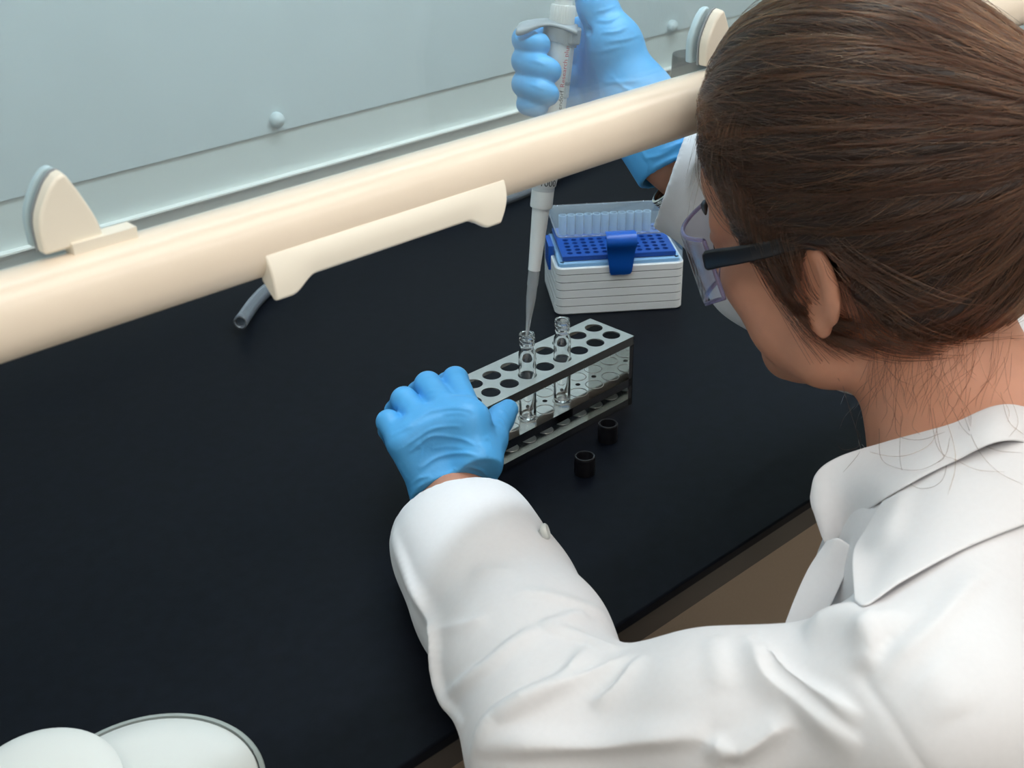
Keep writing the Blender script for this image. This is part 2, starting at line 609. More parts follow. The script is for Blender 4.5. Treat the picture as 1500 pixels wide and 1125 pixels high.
RA = math.radians(1.5)
RO = np.array([545.5, 198.3])
RL, RW, PITCH = 211.5, 52.0, 20.85


def rk(x, y, z):
    return (RO[0] + x * math.cos(RA) - y * math.sin(RA), RO[1] + x * math.sin(RA) + y * math.cos(RA), z)


hx = [RL - 12.4 - PITCH * i for i in range(9, -1, -1)]
hy = [RW / 2 - PITCH / 2, RW / 2 + PITCH / 2]
rack = thing('tube_rack', 'stainless steel test tube rack with two rows of round holes', 'rack', rk(RL / 2, RW / 2, 0))


def rbox(lo, hi):
    m = MB()
    m.box(lo, hi)
    m.V = [rk(*v) for v in m.V]
    return m


def joined(*ms):
    m = MB()
    for q in ms:
        m.add(q.V, q.F)
    return m


m = MB()
plate_holes(m, 0, RL, 0, RW, 66.8, 68, hx, hy, PITCH, 7.9, rk, 28)
m = joined(m, rbox((0, 0, 60), (RL, 1.2, 67.4)), rbox((0, RW - 1.2, 60), (RL, RW, 67.4)))
m.obj('top_shelf', M['steel_top'], rack, smooth=False)
mid = joined(rbox((1.4, .6, 25.8), (RL - 1.4, RW - .6, 27)), rbox((1.4, 0, 19.5), (RL - 1.4, 1.2, 27.2)), rbox((1.4, RW - 1.2, 19.5), (RL - 1.4, RW, 27.2)))
md = mid.obj('middle_shelf', M['steel'], rack, smooth=False)
dh = MB()
for x in hx[:-1]:
    dh.lathe([(2.2, 27.02), (2.2, 27.12), (0, 27.12)], rk(x + PITCH / 2, RW / 2, 0), n=16)
dh.obj('drain_hole', M['gap'], md, smooth=False)
sr, sd_ = MB(), MB()
for x in hx:
    for y in hy:
        c_ = rk(x, y, 0)
        sr.lathe([(7.5, 27.03), (7.7, 27.35), (8.1, 27.35), (8.3, 27.03)], c_, n=36, closed=True)
        sd_.lathe([(7.2, 7.03), (7.0, 7.3), (0, 7.3)], c_, n=32)
sr.obj('seat_ring', M['steel_top'], md)
bot = joined(rbox((1.4, .6, 5.8), (RL - 1.4, RW - .6, 7)), rbox((1.4, 0, .4), (RL - 1.4, 1.2, 7.2)), rbox((1.4, RW - 1.2, .4), (RL - 1.4, RW, 7.2)))
bt_ = bot.obj('bottom_shelf', M['steel'], rack, smooth=False)
sd_.obj('reflection_disc', M['steel_top'], bt_, smooth=False)  # brighter steel discs imitate the holes' reflections on this shelf
for x in (0, RL - 1.4):
    joined(rbox((x, 0, 0), (x + 1.4, RW, 66.8)), rbox((x - (4 if x else 0), 0, 0), (x + (1.4 if x else 5.4), 1.2, 60))).obj('end_panel', M['steel'], rack, smooth=False)


# ------------------------------------------------------------------ test tubes and caps
def make_tube(name, label, p, ztop):
    t = thing(name, label, 'test tube', (p[0], p[1], 27.2), 'glass tubes in the rack')
    R, H = 7.25, ztop - 27.2
    o = [(0, .2), (5.6, .2), (6.9, 1.2), (R, 3.2), (R, H - 19), (R * .97, H - 17), (5.6, H - 13.5), (5.5, H - 10.8), (6.35, H - 10), (6.35, H - 8.8), (5.7, H - 8), (5.7, H - 6.4),
         (6.5, H - 5.6), (6.5, H - 4.4), (5.8, H - 3.7), (6.2, H - 2.6), (6.5, H - 1.2), (6.2, H - .1), (5.3, H)]
    i = [(4.7, H - .4), (4.5, H - 2), (4.5, H - 12.8), (R - 1.3, H - 17.5), (R - 1.1, H - 19.5), (R - 1.1, 4.6), (5.2, 2.6), (0, 2.0)]
    mb = MB().lathe(o + i, (p[0], p[1], 27.2), n=40)
    return mb.obj('glass_wall', M['glass'], t, angle=60)


T1 = np.array(rk(hx[4], hy[0], 0))
T2 = np.array(rk(hx[6], hy[0], 0))
make_tube('test_tube', 'clear glass screw-neck tube under the pipette tip', T1, 106)
make_tube('test_tube', 'clear glass screw-neck tube nearer the rack end, pipette not over it', T2, 104.5)

for px, lab in (((890.5, 632), 'small black screw cap closer to the steel rack end'), ((856.5, 680), 'small black screw cap nearer the white sleeve')):
    q = on(px[0], px[1], 2, 8)
    cap = thing('screw_cap', lab, 'cap', (q[0], q[1], 0), 'screw caps on the worktop')
    mb = MB()
    nn = 72
    prof_o = [(8.1, 0), (8.5, .6), (8.6, 4)]
    V, F = [], []
    rings = [(8.3, 0, .0), (8.6, .8, .22), (8.6, 11.5, .22), (8.3, 12.6, 0), (8.45, 13.2, 0), (8.4, 15.6, 0), (8.0, 16.2, 0), (6.9, 16.2, 0), (6.6, 15.6, 0), (6.6, 3, 0)]
    for r, z, a in rings:
        for k in range(nn):
            t_ = 2 * math.pi * k / nn
            rr = r - a * (1 if k % 2 else 0)
            V.append((q[0] + rr * math.cos(t_), q[1] + rr * math.sin(t_), z))
    for i in range(len(rings) - 1):
        for k in range(nn):
            l = (k + 1) % nn
            F.append((i * nn + k, i * nn + l, (i + 1) * nn + l, (i + 1) * nn + k))
    F.append(tuple(range(nn - 1, -1, -1)))
    F.append(tuple((len(rings) - 1) * nn + k for k in range(nn)))
    mb.add(V, F)
    mb.obj('ribbed_shell', M['capblack'], cap, angle=40)
    MB().lathe([(4.9, 3.05), (4.9, 4.4), (3.9, 4.6), (0, 4.6)], q * np.array([1, 1, 0]), n=30).obj('liner', mat('cap_liner', (.35, .36, .38), .3), cap, angle=40)

# ------------------------------------------------------------------ tip box
BA = math.radians(-36.9)
BO = np.array([839.7, 384.8])


def bx(x, y, z):
    return (BO[0] + x * math.cos(BA) - y * math.sin(BA), BO[1] + x * math.sin(BA) + y * math.cos(BA), z)


BL, BD = 133.0, 97.0
box = thing('tip_box', 'grey and blue pipette tip box with a clear blue lid', 'tip box', bx(BL / 2, BD / 2, 0))


def rrect(x0, x1, y0, y1, r, n=6):
    out = []
    for cx_, cy_, a0 in ((x1 - r, y1 - r, 0), (x0 + r, y1 - r, 90), (x0 + r, y0 + r, 180), (x1 - r, y0 + r, 270)):
        for k in range(n + 1):
            a = math.radians(a0 + 90 * k / n)
            out.append((cx_ + r * math.cos(a), cy_ + r * math.sin(a)))
    return out


def loft(rings, cap0=True, cap1=True):
    m = MB()
    n = len(rings[0])
    V = [p for r in rings for p in r]
    F = []
    for i in range(len(rings) - 1):
        for k in range(n):
            l = (k + 1) % n
            F.append((i * n + k, i * n + l, (i + 1) * n + l, (i + 1) * n + k))
    if cap0:
        F.append(tuple(range(n - 1, -1, -1)))
    if cap1:
        F.append(tuple((len(rings) - 1) * n + k for k in range(n)))
    m.add(V, F)
    return m


def bring(z, e, r=9, dz=None):
    return [bx(x, y, z + (dz(x, y) if dz else 0)) for x, y in rrect(-e, BL + e, -e, BD + e, r + e)]


BH = 52
rings = [bring(0, -1.5), bring(1.5, 0)]
zs = [9.5, 18.5, 27.5, 36, 44.5]
for z in zs:
    rings += [bring(z - .6, 0), bring(z - .42, -.7), bring(z + .42, -.7), bring(z + .6, 0)]
rings += [bring(BH - 1, 0), bring(BH, -1.0), bring(BH, -3.2), bring(BH - 14, -3.4)]
base = loft(rings).obj('base', M['boxgrey'], box, angle=35)
gl = MB()
for z in zs:
    g = loft([bring(z - .41, -.55), bring(z + .41, -.55)], False, False)
    gl.add(g.V, g.F)
gl.obj('groove', M['groove'], base, smooth=False)
# pale inner tray, deep blue perforated deck
loft([bring(BH - 13, -3.6), bring(BH + 3, -4.0), bring(BH + 4, -5.0), bring(BH + 4, -14)]).obj('inner_tray', M['tray'], box, angle=35)
dk = MB()
P9 = 9.0
dxs = [BL / 2 + P9 * (i - 5.5) for i in range(12)]
dys = [BD / 2 + P9 * (i - 3.5) for i in range(8)]
plate_holes(dk, dxs[0] - 9, dxs[-1] + 9, dys[0] - 9, dys[-1] + 9, BH + 5, BH + 9.5, dxs, dys, P9, 3.1, bx, 12)
dk.obj('perforated_deck', M['boxblue'], box, smooth=False)
fl = loft([[bx(x, y, BH + 4.1) for x, y in rrect(dxs[0] - 8, dxs[-1] + 8, dys[0] - 8, dys[-1] + 8, 3)], [bx(x, y, BH + 5.2) for x, y in rrect(dxs[0] - 8, dxs[-1] + 8, dys[0] - 8, dys[-1] + 8, 3)]])
fl.obj('deck_well', M['gap'], box, smooth=False)
# clear lid (open shell)
LT = 85.5
inset = lambda z: -1.2 - max(0, z - BH) * .055


def lring(z, e):
    return [bx(x, y, z) for x, y in rrect(-e, BL + e, -e, BD + e, 6)]


lr = [lring(BH + .3, -1.0), lring(LT - 2.0, -2.2), lring(LT - .5, -2.8), lring(LT, -4.2)]
li = [lring(LT - 1.6, -7.0), lring(LT - 3, -5.6), lring(BH + .3, -2.4)]
ld = loft(lr[:2], False, False).obj('clear_lid', M['lid'], box, angle=40)
loft(lr[1:], False, True).obj('lid_top', M['lidtop'], ld, angle=40)
er_ = [np.array(p) for p in lring(LT - .6, -2.6)]
MB().tube(er_ + er_[:1], .7, 6, cap=False).obj('lid_edge', M['hose'], ld)
# latch on the front, hinge knuckles at the left side
lat = []
for (y, z, w) in ((9, LT + .4, 15), (4.5, LT + 1.4, 15.2), (-.5, LT + .6, 15.4), (-4.2, LT - 2.6, 15.5), (-5.6, LT - 7.5, 15.5), (-4.6, LT - 12.0, 15.2), (-2.6, LT - 15.0, 14.6), (-2.0, BH + 10, 13.6), (-2.4, BH + 2, 12.4), (-2.4, BH - 6, 11.4), (-1.6, BH - 9, 10.0)):
    lat.append((y, z, w))
V, F = [], []
for y, z, w in lat:
    V += [bx(BL / 2 - w, y, z), bx(BL / 2 - w + 2, y - .8, z), bx(BL / 2 + w - 2, y - .8, z), bx(BL / 2 + w, y, z)]
nb = len(V)
for y, z, w in lat:
    V += [bx(BL / 2 - w, y + 2.4, z - .4), bx(BL / 2 - w + 2, y + 2.4, z - .4), bx(BL / 2 + w - 2, y + 2.4, z - .4), bx(BL / 2 + w, y + 2.4, z - .4)]
for i in range(len(lat) - 1):
    for k in range(3):
        F.append((i * 4 + k, i * 4 + k + 1, i * 4 + k + 5, i * 4 + k + 4))
        F.append((nb + i * 4 + k, nb + i * 4 + k + 4, nb + i * 4 + k + 5, nb + i * 4 + k + 1))
    for k in (0, 3):
        F.append((i * 4 + k, i * 4 + 4 + k, nb + i * 4 + 4 + k, nb + i * 4 + k))
e = (len(lat) - 1) * 4
for s_ in (0, e):
    F.append((s_, s_ + 1, s_ + 2, s_ + 3, nb + s_ + 3, nb + s_ + 2, nb + s_ + 1, nb + s_))
latch = mesh_obj('latch', V, F, M['boxblue'], box, angle=50, recalc=True)
loft([[bx(-2.2 + x * .02, BD * .55 + x, z) for x in (-16, 16)] + [bx(3, BD * .55 + x, z) for x in (16, -16)] for z in (BH - 16, BH - 8, BH + 2, BH + 10)]).obj('side_clip', M['boxblue'], box, smooth=False)
for i, x in enumerate(dxs[:11]):
    p = np.array(bx(x, dys[-2], BH + 6))
    mb = MB().lathe([(2.6, -8), (3.0, 0), (3.7, 1.5), (4.2, 3), (4.4, 24), (4.3, 24.6), (3.2, 24.6), (3.0, 14)], p, n=20)
    t = mb.obj('spare_tip', M['tipblue'], angle=50, origin=p)
    tag(t, 'pale blue pipette tip in the row standing in the tip box', 'pipette tip', 'tips in the tip box')

# ------------------------------------------------------------------ pipette
PT = np.array([T1[0], T1[1], 104.5])
PQ = on(824, 20, 1, T1[1] + 4)
PA = (PQ - PT) / np.linalg.norm(PQ - PT)


def s_at(y):
    lo, hi = -50, 420
    for _ in range(40):
        m_ = (lo + hi) / 2
        if proj(PT + PA * m_)[1] > y:
            lo = m_
        else:
            hi = m_
    return lo


def rad(wpx, y):
    return wpx / 2 / FPX * float(proj(PT + PA * s_at(y))[2])


pv = (CP - (PT + PA * 200)); pv -= PA * (pv @ PA); pv /= np.linalg.norm(pv)     # towards the viewer's side of the barrel
pu = np.cross(PA, pv)                                                             # barrel's right seen from there
if pu @ CR < 0:
    pu = -pu
pipette = thing('pipette', 'white and grey handheld pipette held over a glass tube', 'pipette', PT)


def plathe(prof, name, m_, parent=pipette, n=36, angle=40):
    return MB().lathe(prof, PT, PA, n).obj(name, m_, parent, angle=angle)


s390, s305, s268, s262 = s_at(391), s_at(304), s_at(272), s_at(262)
rt = rad(16.5, 395)
tp = plathe([(.6, -4), (1.0, -4), (2.2, 14), (rt * .74, s390 * .42), (rt * .88, s390 * .56), (rt * .92, s390 * .72), (rt, s390 * .75), (rt, s390), (rt * .8, s390), (rt * .8, s390 * .76), (rt * .72, s390 * .56), (1.7, 14)], 'disposable_tip', M['tip'], angle=60)
plathe([(.5, -3.5), (1.65, 14), (rt * .60, s390 * .42), (rt * .64, s390 * .46), (0, s390 * .465)], 'drawn_liquid', M['liquid'], tp, angle=60)
rs, rs2, rc, rb = rad(18, 385), rad(26, 312), rad(33, 300), rad(35, 265)
plathe([(rs * .8, s390 - 3), (rs, s390 - 2.5), (rs, s390), (rs2, s305 - 1), (rs2, s305 + 2)], 'ejector_shaft', M['pip'])
plathe([(rs2, s305), (rc * .97, s305 + .4), (rc, s305 + 2), (rc * 1.0, s268 - 3.5)], 'ejector_collar', M['pip'])
plathe([(rc * 1.0, s268 - 3.4), (rc * 1.02, s268 - 3), (rc * 1.02, s268 - .5)], 'grey_ring', M['pippale'])
s40, s6 = s_at(44), s_at(7)
r70, r45 = rad(42, 80), rad(47, 45)
plathe([(rc, s268 - .5), (rb * 1.05, s268 + .6), (rb * 1.12, s268 + 6), (rb * 1.13, s268 + 26), (r70 * .96, (s268 + s40) / 2), (r70, s40 - 22), (r45 * .98, s40 - 6), (r45 * .98, s40 + 2), (r45 * .9, s40 + 4), (0, s40 + 4)], 'grip_barrel', M['pip'])
# ribbed adjustment ring and plunger above it
rr = rad(38, 20)
V, F = [], []
nn = 60
rg = [(rr * .95, s40 + 3, 0), (rr, s40 + 4, .5), (rr * .97, s6 - 1, .5), (rr * .9, s6, 0), (0.01, s6, 0)]
for r, h, a in rg:
    for k in range(nn):
        t_ = 2 * math.pi * k / nn
        q = max(.01, r - (a if k % 2 else 0))
        V.append(PT + PA * h + q * (math.cos(t_) * pu + math.sin(t_) * pv))
for i in range(len(rg) - 1):
    for k in range(nn):
        l = (k + 1) % nn
        F.append((i * nn + k, i * nn + l, (i + 1) * nn + l, (i + 1) * nn + k))
mesh_obj('ribbed_ring', V, F, M['pip'], pipette, angle=25, recalc=True)
rp = rad(26, 2)
plathe([(rp, s6 - 1), (rp, s6 + 4)], 'plunger_neck', M['pip'])
plathe([(rp * .95, s6 + 4), (rp * .95, s6 + 9)], 'purple_band', M['purple'])
plathe([(rp * .9, s6 + 9), (rp * .9, s6 + 26), (rp * 1.1, s6 + 27), (rp * 1.15, s6 + 33), (rp * .9, s6 + 35), (0, s6 + 35)], 'plunger_button', M['pippale'])
# grey ejector rail down the right side
for a, b, mname in ((s_at(140), s_at(122), 'pippale'), (s_at(117), s_at(66), 'pippale'), (s_at(122), s_at(117), 'pipgrey')):
    rrr = r70 * 1.0
    m = MB()
    c0 = pu * (rrr * .80) + pv * (rrr * .48)
    V = []
    for s_ in (a, b):
        for (du, dv) in ((-2.4, -1), (2.4, -1), (2.4, 2.2), (-2.4, 2.2)):
            V.append(PT + PA * s_ + c0 + (pu * .86 + pv * .5) * dv + (pu * .5 - pv * .86) * du)
    m.add(V, [(0, 1, 2, 3), (4, 5, 6, 7), (0, 1, 5, 4), (1, 2, 6, 5), (2, 3, 7, 6), (3, 0, 4, 7)])
    o = m.obj('ejector_rail', M[mname], pipette, smooth=False)
    bevel(o, .5)
# finger hook: a grey collar round the barrel with a long curved lip over the fingers
hk = MB()
hr = r45 * 1.10
hkz = s40 - 4


def collar(mb, r0, r1, h0, h1, n=40):
    V, F = [], []
    for r, hh in ((r0, h0), (r1, h0), (r1, h1), (r0, h1)):
        for k in range(n):
            a = 2 * math.pi * k / n
            # lower edge dips towards the right side
            dip = -3.5 * max(0, math.cos(a)) if hh == h0 else 0
            V.append(PT + PA * (hh + dip) + r * (math.cos(a) * pu + math.sin(a) * pv))
    for i in range(4):
        j = (i + 1) % 4
        for k in range(n):
            l = (k + 1) % n
            F.append((i * n + k, i * n + l, j * n + l, j * n + k))
    mb.add(V, F)


collar(hk, r45 * .9, hr, s_at(60), s_at(40))
hook = hk.obj('finger_hook', M['pipgrey'], pipette, angle=40)
W_ = PT + PA * s_at(45)
lpx = [(846, 44, 17), (826, 37, 15), (810, 33, 13), (796, 33, 14), (783, 36, 19), (770, 40, 24), (760, 43, 22), (755.5, 45, 9)]
cen = []
dd = float(proj(W_)[2])
for i, px in enumerate(lpx):
    q = at(px[0], px[1], dd - 5 - i * .4)
    cen.append((*q, px[2] / FPX * dd / 2))
cen = curve3(cen, 30)
V, F = [], []
for i, c in enumerate(cen):
    u = i / 29
    hw = (9.5 - 1.2 * u) * min(1., .45 + (1 - u) * 7)
    for k in range(16):
        a = 2 * math.pi * k / 16
        ca, sa = math.cos(a), math.sin(a)
        ca, sa = math.copysign(abs(ca) ** .7, ca), math.copysign(abs(sa) ** .7, sa)
        # a thin shell that arches over the index finger: nearer edge hangs lower
        V.append(c[:3] + pv * (hw * ca) + PA * (c[3] * .55 * sa - c[3] * .45 * (ca * .9)))
for i in range(29):
    for k in range(16):
        l = (k + 1) % 16
        F.append((i * 16 + k, i * 16 + l, (i + 1) * 16 + l, (i + 1) * 16 + k))
F.append(tuple(range(15, -1, -1)))
F.append(tuple(29 * 16 + k for k in range(16)))
o = mesh_obj('hook_lip', V, F, M['pipgrey'], hook, recalc=True)
# block at the right of the hook
m = MB()
V = []
for s0 in (s_at(62), s_at(38)):
    for (a, b) in ((r45 * .3, -r45 * .9), (r45 * 1.28, -r45 * .6), (r45 * 1.28, r45 * .62), (r45 * .75, r45 * .98), (r45 * .2, r45)):
        V.append(PT + PA * s0 + pu * a + pv * b)
m.add(V, [(0, 1, 2, 3, 4), (5, 6, 7, 8, 9)] + [(i, (i + 1) % 5, 5 + (i + 1) % 5, 5 + i) for i in range(5)])
bevel(m.obj('hook_block', M['pipgrey'], hook, smooth=False), 1.5)


# lettering printed along the barrel
def lettering(txt, s0, s1, ang, rfun, material, name, axis_up=True):
    cu = bpy.data.curves.new('txt', 'FONT')
    cu.body = txt
    cu.resolution_u = 4
    ob = bpy.data.objects.new('txt', cu)
    COL.objects.link(ob)
    me = bpy.data.meshes.new_from_object(ob.evaluated_get(bpy.context.evaluated_depsgraph_get()))
    bpy.data.objects.remove(ob)
    bm = bmesh.new()
    bm.from_mesh(me)
    bmesh.ops.triangulate(bm, faces=bm.faces)
    bmesh.ops.subdivide_edges(bm, edges=[e for e in bm.edges if e.calc_length() > .15], cuts=1)
    v = np.array([q.co[:] for q in bm.verts])
    bm.verts.index_update()
    F = [[q.index for q in f.verts] for f in bm.faces]
    bm.free()
    x0, x1 = v[:, 0].min(), v[:, 0].max()
    k = (s1 - s0) / (x1 - x0)
    out = []
    for x, y, _ in v:
        if axis_up:
            s_, t_ = s0 + (x - x0) * k, -(y - .3) * k
        else:
            s_, t_ = s0 + (y) * k, (x - (x0 + x1) / 2) * k
        r = rfun(s_) + .18
        a = ang + t_ / r
        out.append(PT + PA * s_ + r * (math.sin(a) * pu + math.cos(a) * pv))
    return mesh_obj(name, out, F, material, pipette, smooth=False)


def barrel_r(s_):
    ks = [s268 + 6, s268 + 26, (s268 + s40) / 2, s40 - 22, s40 - 6]
    rs_ = [rb * 1.12, rb * 1.13, r70 * .96, r70, r45 * .98]
    return float(np.interp(s_, ks, rs_))


lettering('Research plus', s_at(124), s_at(63), .60, barrel_r, M['red'], 'red_lettering')
lettering('eppendorf', s_at(172), s_at(129), .60, barrel_r, M['black'], 'black_lettering')
lettering('1000', s_at(269), s_at(269) + 12.5, .42, barrel_r, M['black'], 'volume_lettering', axis_up=False)
# ------------------------------------------------------------------ sculpting helpers: distance fields turned into one continuous mesh
class Field:
    def __init__(s, lo, hi, h):
        s.lo = np.array(lo, float)
        s.h = h
        s.n = np.ceil((np.array(hi, float) - s.lo) / h).astype(int) + 1
        s.D = np.full(s.n, 60., np.float32)

    def block(s, lo, hi):
        a = np.clip(np.floor((np.asarray(lo) - s.lo) / s.h).astype(int), 0, s.n)
        b = np.clip(np.ceil((np.asarray(hi) - s.lo) / s.h).astype(int) + 1, 0, s.n)
        if (b <= a).any():
            return None, None
        g = [(s.lo[i] + s.h * np.arange(a[i], b[i])).astype(np.float32) for i in range(3)]
        return (slice(a[0], b[0]), slice(a[1], b[1]), slice(a[2], b[2])), (g[0][:, None, None], g[1][None, :, None], g[2][None, None, :])

    def put(s, f, lo, hi, k, sub=False):
        pad = k + 6
        sl, g = s.block(np.asarray(lo) - pad, np.asarray(hi) + pad)
        if sl is None:
            return s
        d = f(*g)
        D = s.D[sl]
        if sub:
            d = -d
            if k > 0:
                h_ = np.maximum(k - np.abs(D - d), 0) / k
                s.D[sl] = np.maximum(D, d) + h_ * h_ * k * .25
            else:
                s.D[sl] = np.maximum(D, d)
        else:
            if k > 0:
                h_ = np.maximum(k - np.abs(D - d), 0) / k
                s.D[sl] = np.minimum(D, d) - h_ * h_ * k * .25
            else:
                s.D[sl] = np.minimum(D, d)
        return s

    def cone(s, a, b, r1, r2, k=8, sub=False, flat=None):
        """tapered round limb; flat=(direction, factor) squashes it along a direction"""
        a, b = np.asarray(a, float), np.asarray(b, float)
        fn, fs = None, 1.
        if flat is not None:
            fn = np.asarray(flat[0], float)
            fn = fn / np.linalg.norm(fn)
            fs = 1. / flat[1]
        ba = b - a
        L2 = max(ba @ ba, 1e-6)

        def f(x, y, z):
            px, py, pz = x - a[0], y - a[1], z - a[2]
            t = np.clip((px * ba[0] + py * ba[1] + pz * ba[2]) / L2, 0, 1)
            qx, qy, qz = px - t * ba[0], py - t * ba[1], pz - t * ba[2]
            if fn is not None:
                w_ = (qx * fn[0] + qy * fn[1] + qz * fn[2]) * (fs - 1)
                qx, qy, qz = qx + w_ * fn[0], qy + w_ * fn[1], qz + w_ * fn[2]
            return (np.sqrt(qx * qx + qy * qy + qz * qz) - (r1 + (r2 - r1) * t)).astype(np.float32)
        r = max(r1, r2) * max(1., 1. / fs)
        return s.put(f, np.minimum(a, b) - r, np.maximum(a, b) + r, k, sub)

    def chain(s, pts, rs, k=8, flat=None, sub=False):
        for i in range(len(pts) - 1):
            s.cone(pts[i], pts[i + 1], rs[i], rs[i + 1], k, sub, flat)
        return s

    def ell(s, c, r, R=None, k=8, sub=False):
        c, r = np.asarray(c, float), np.asarray(r, float)
        Q = np.eye(3) if R is None else np.asarray(R, float).T

        def f(x, y, z):
            px, py, pz = x - c[0], y - c[1], z - c[2]
            u = (Q[0, 0] * px + Q[0, 1] * py + Q[0, 2] * pz) / r[0]
            v = (Q[1, 0] * px + Q[1, 1] * py + Q[1, 2] * pz) / r[1]
            w_ = (Q[2, 0] * px + Q[2, 1] * py + Q[2, 2] * pz) / r[2]
            k0 = np.sqrt(u * u + v * v + w_ * w_) + 1e-6
            k1 = np.sqrt((u / r[0]) ** 2 + (v / r[1]) ** 2 + (w_ / r[2]) ** 2) + 1e-9
            return (k0 * (k0 - 1) / k1).astype(np.float32)
        e = np.abs(Q.T) @ r
        return s.put(f, c - e, c + e, k, sub)

    def plane_cut(s, p, n):
        """remove everything on the side n points to"""
        p, n = np.asarray(p, float), np.asarray(n, float)
        n = n / np.linalg.norm(n)
        g = [(s.lo[i] + s.h * np.arange(s.n[i])).astype(np.float32) for i in range(3)]
        d = (g[0][:, None, None] - p[0]) * n[0] + (g[1][None, :, None] - p[1]) * n[1] + (g[2][None, None, :] - p[2]) * n[2]
        s.D = np.maximum(s.D, d.astype(np.float32))
        return s

    def mesh(s, relax=2):
        D = s.D
        # close the surface at the border of the block
        for ax in range(3):
            for e in (0, -1):
                ix = [slice(None)] * 3
                ix[ax] = e
                D[tuple(ix)] = np.maximum(D[tuple(ix)], .5)
        neg = D < 0
        c = np.zeros(np.array(D.shape) - 1, np.int8)
        for i in (0, 1):
            for j in (0, 1):
                for k in (0, 1):
                    c += neg[i:D.shape[0] - 1 + i, j:D.shape[1] - 1 + j, k:D.shape[2] - 1 + k]
        act = np.argwhere((c > 0) & (c < 8))
        co = np.array([(i, j, k) for i in (0, 1) for j in (0, 1) for k in (0, 1)])
        vals = np.stack([D[act[:, 0] + o[0], act[:, 1] + o[1], act[:, 2] + o[2]] for o in co], 1)
        acc = np.zeros((len(act), 3))
        cnt = np.zeros(len(act))
        for a in range(8):
            for b in range(a + 1, 8):
                if np.abs(co[a] - co[b]).sum() != 1:
                    continue
                va, vb = vals[:, a], vals[:, b]
                m = (va < 0) != (vb < 0)
                t = np.where(m, va / np.where(m, va - vb, 1), 0)
                acc += m[:, None] * (co[a] + (co[b] - co[a]) * t[:, None])
                cnt += m
        V = s.lo + s.h * (act + acc / cnt[:, None])
        idx = np.full(c.shape, -1, np.int32)
        idx[tuple(act.T)] = np.arange(len(act))
        F = []
        for ax in range(3):
            u, v = (ax + 1) % 3, (ax + 2) % 3
            A = [slice(None)] * 3
            B = [slice(None)] * 3
            A[ax] = slice(0, -1)
            B[ax] = slice(1, None)
            e = np.argwhere(neg[tuple(A)] != neg[tuple(B)])
            ok = (e[:, u] > 0) & (e[:, v] > 0) & (e[:, u] < D.shape[u] - 1) & (e[:, v] < D.shape[v] - 1)
            e = e[ok]
            q = []
            for du, dv in ((-1, -1), (0, -1), (0, 0), (-1, 0)):
                w_ = e.copy()
                w_[:, u] += du
                w_[:, v] += dv
                q.append(idx[tuple(w_.T)])
            q = np.stack(q, 1)
            fl = ~neg[tuple(e.T)]
            q[fl] = q[fl][:, ::-1]
            F.append(q)
        F = np.vstack(F)
        F = F[(F >= 0).all(1)]
        return Sculpt(V, F).relax(relax)


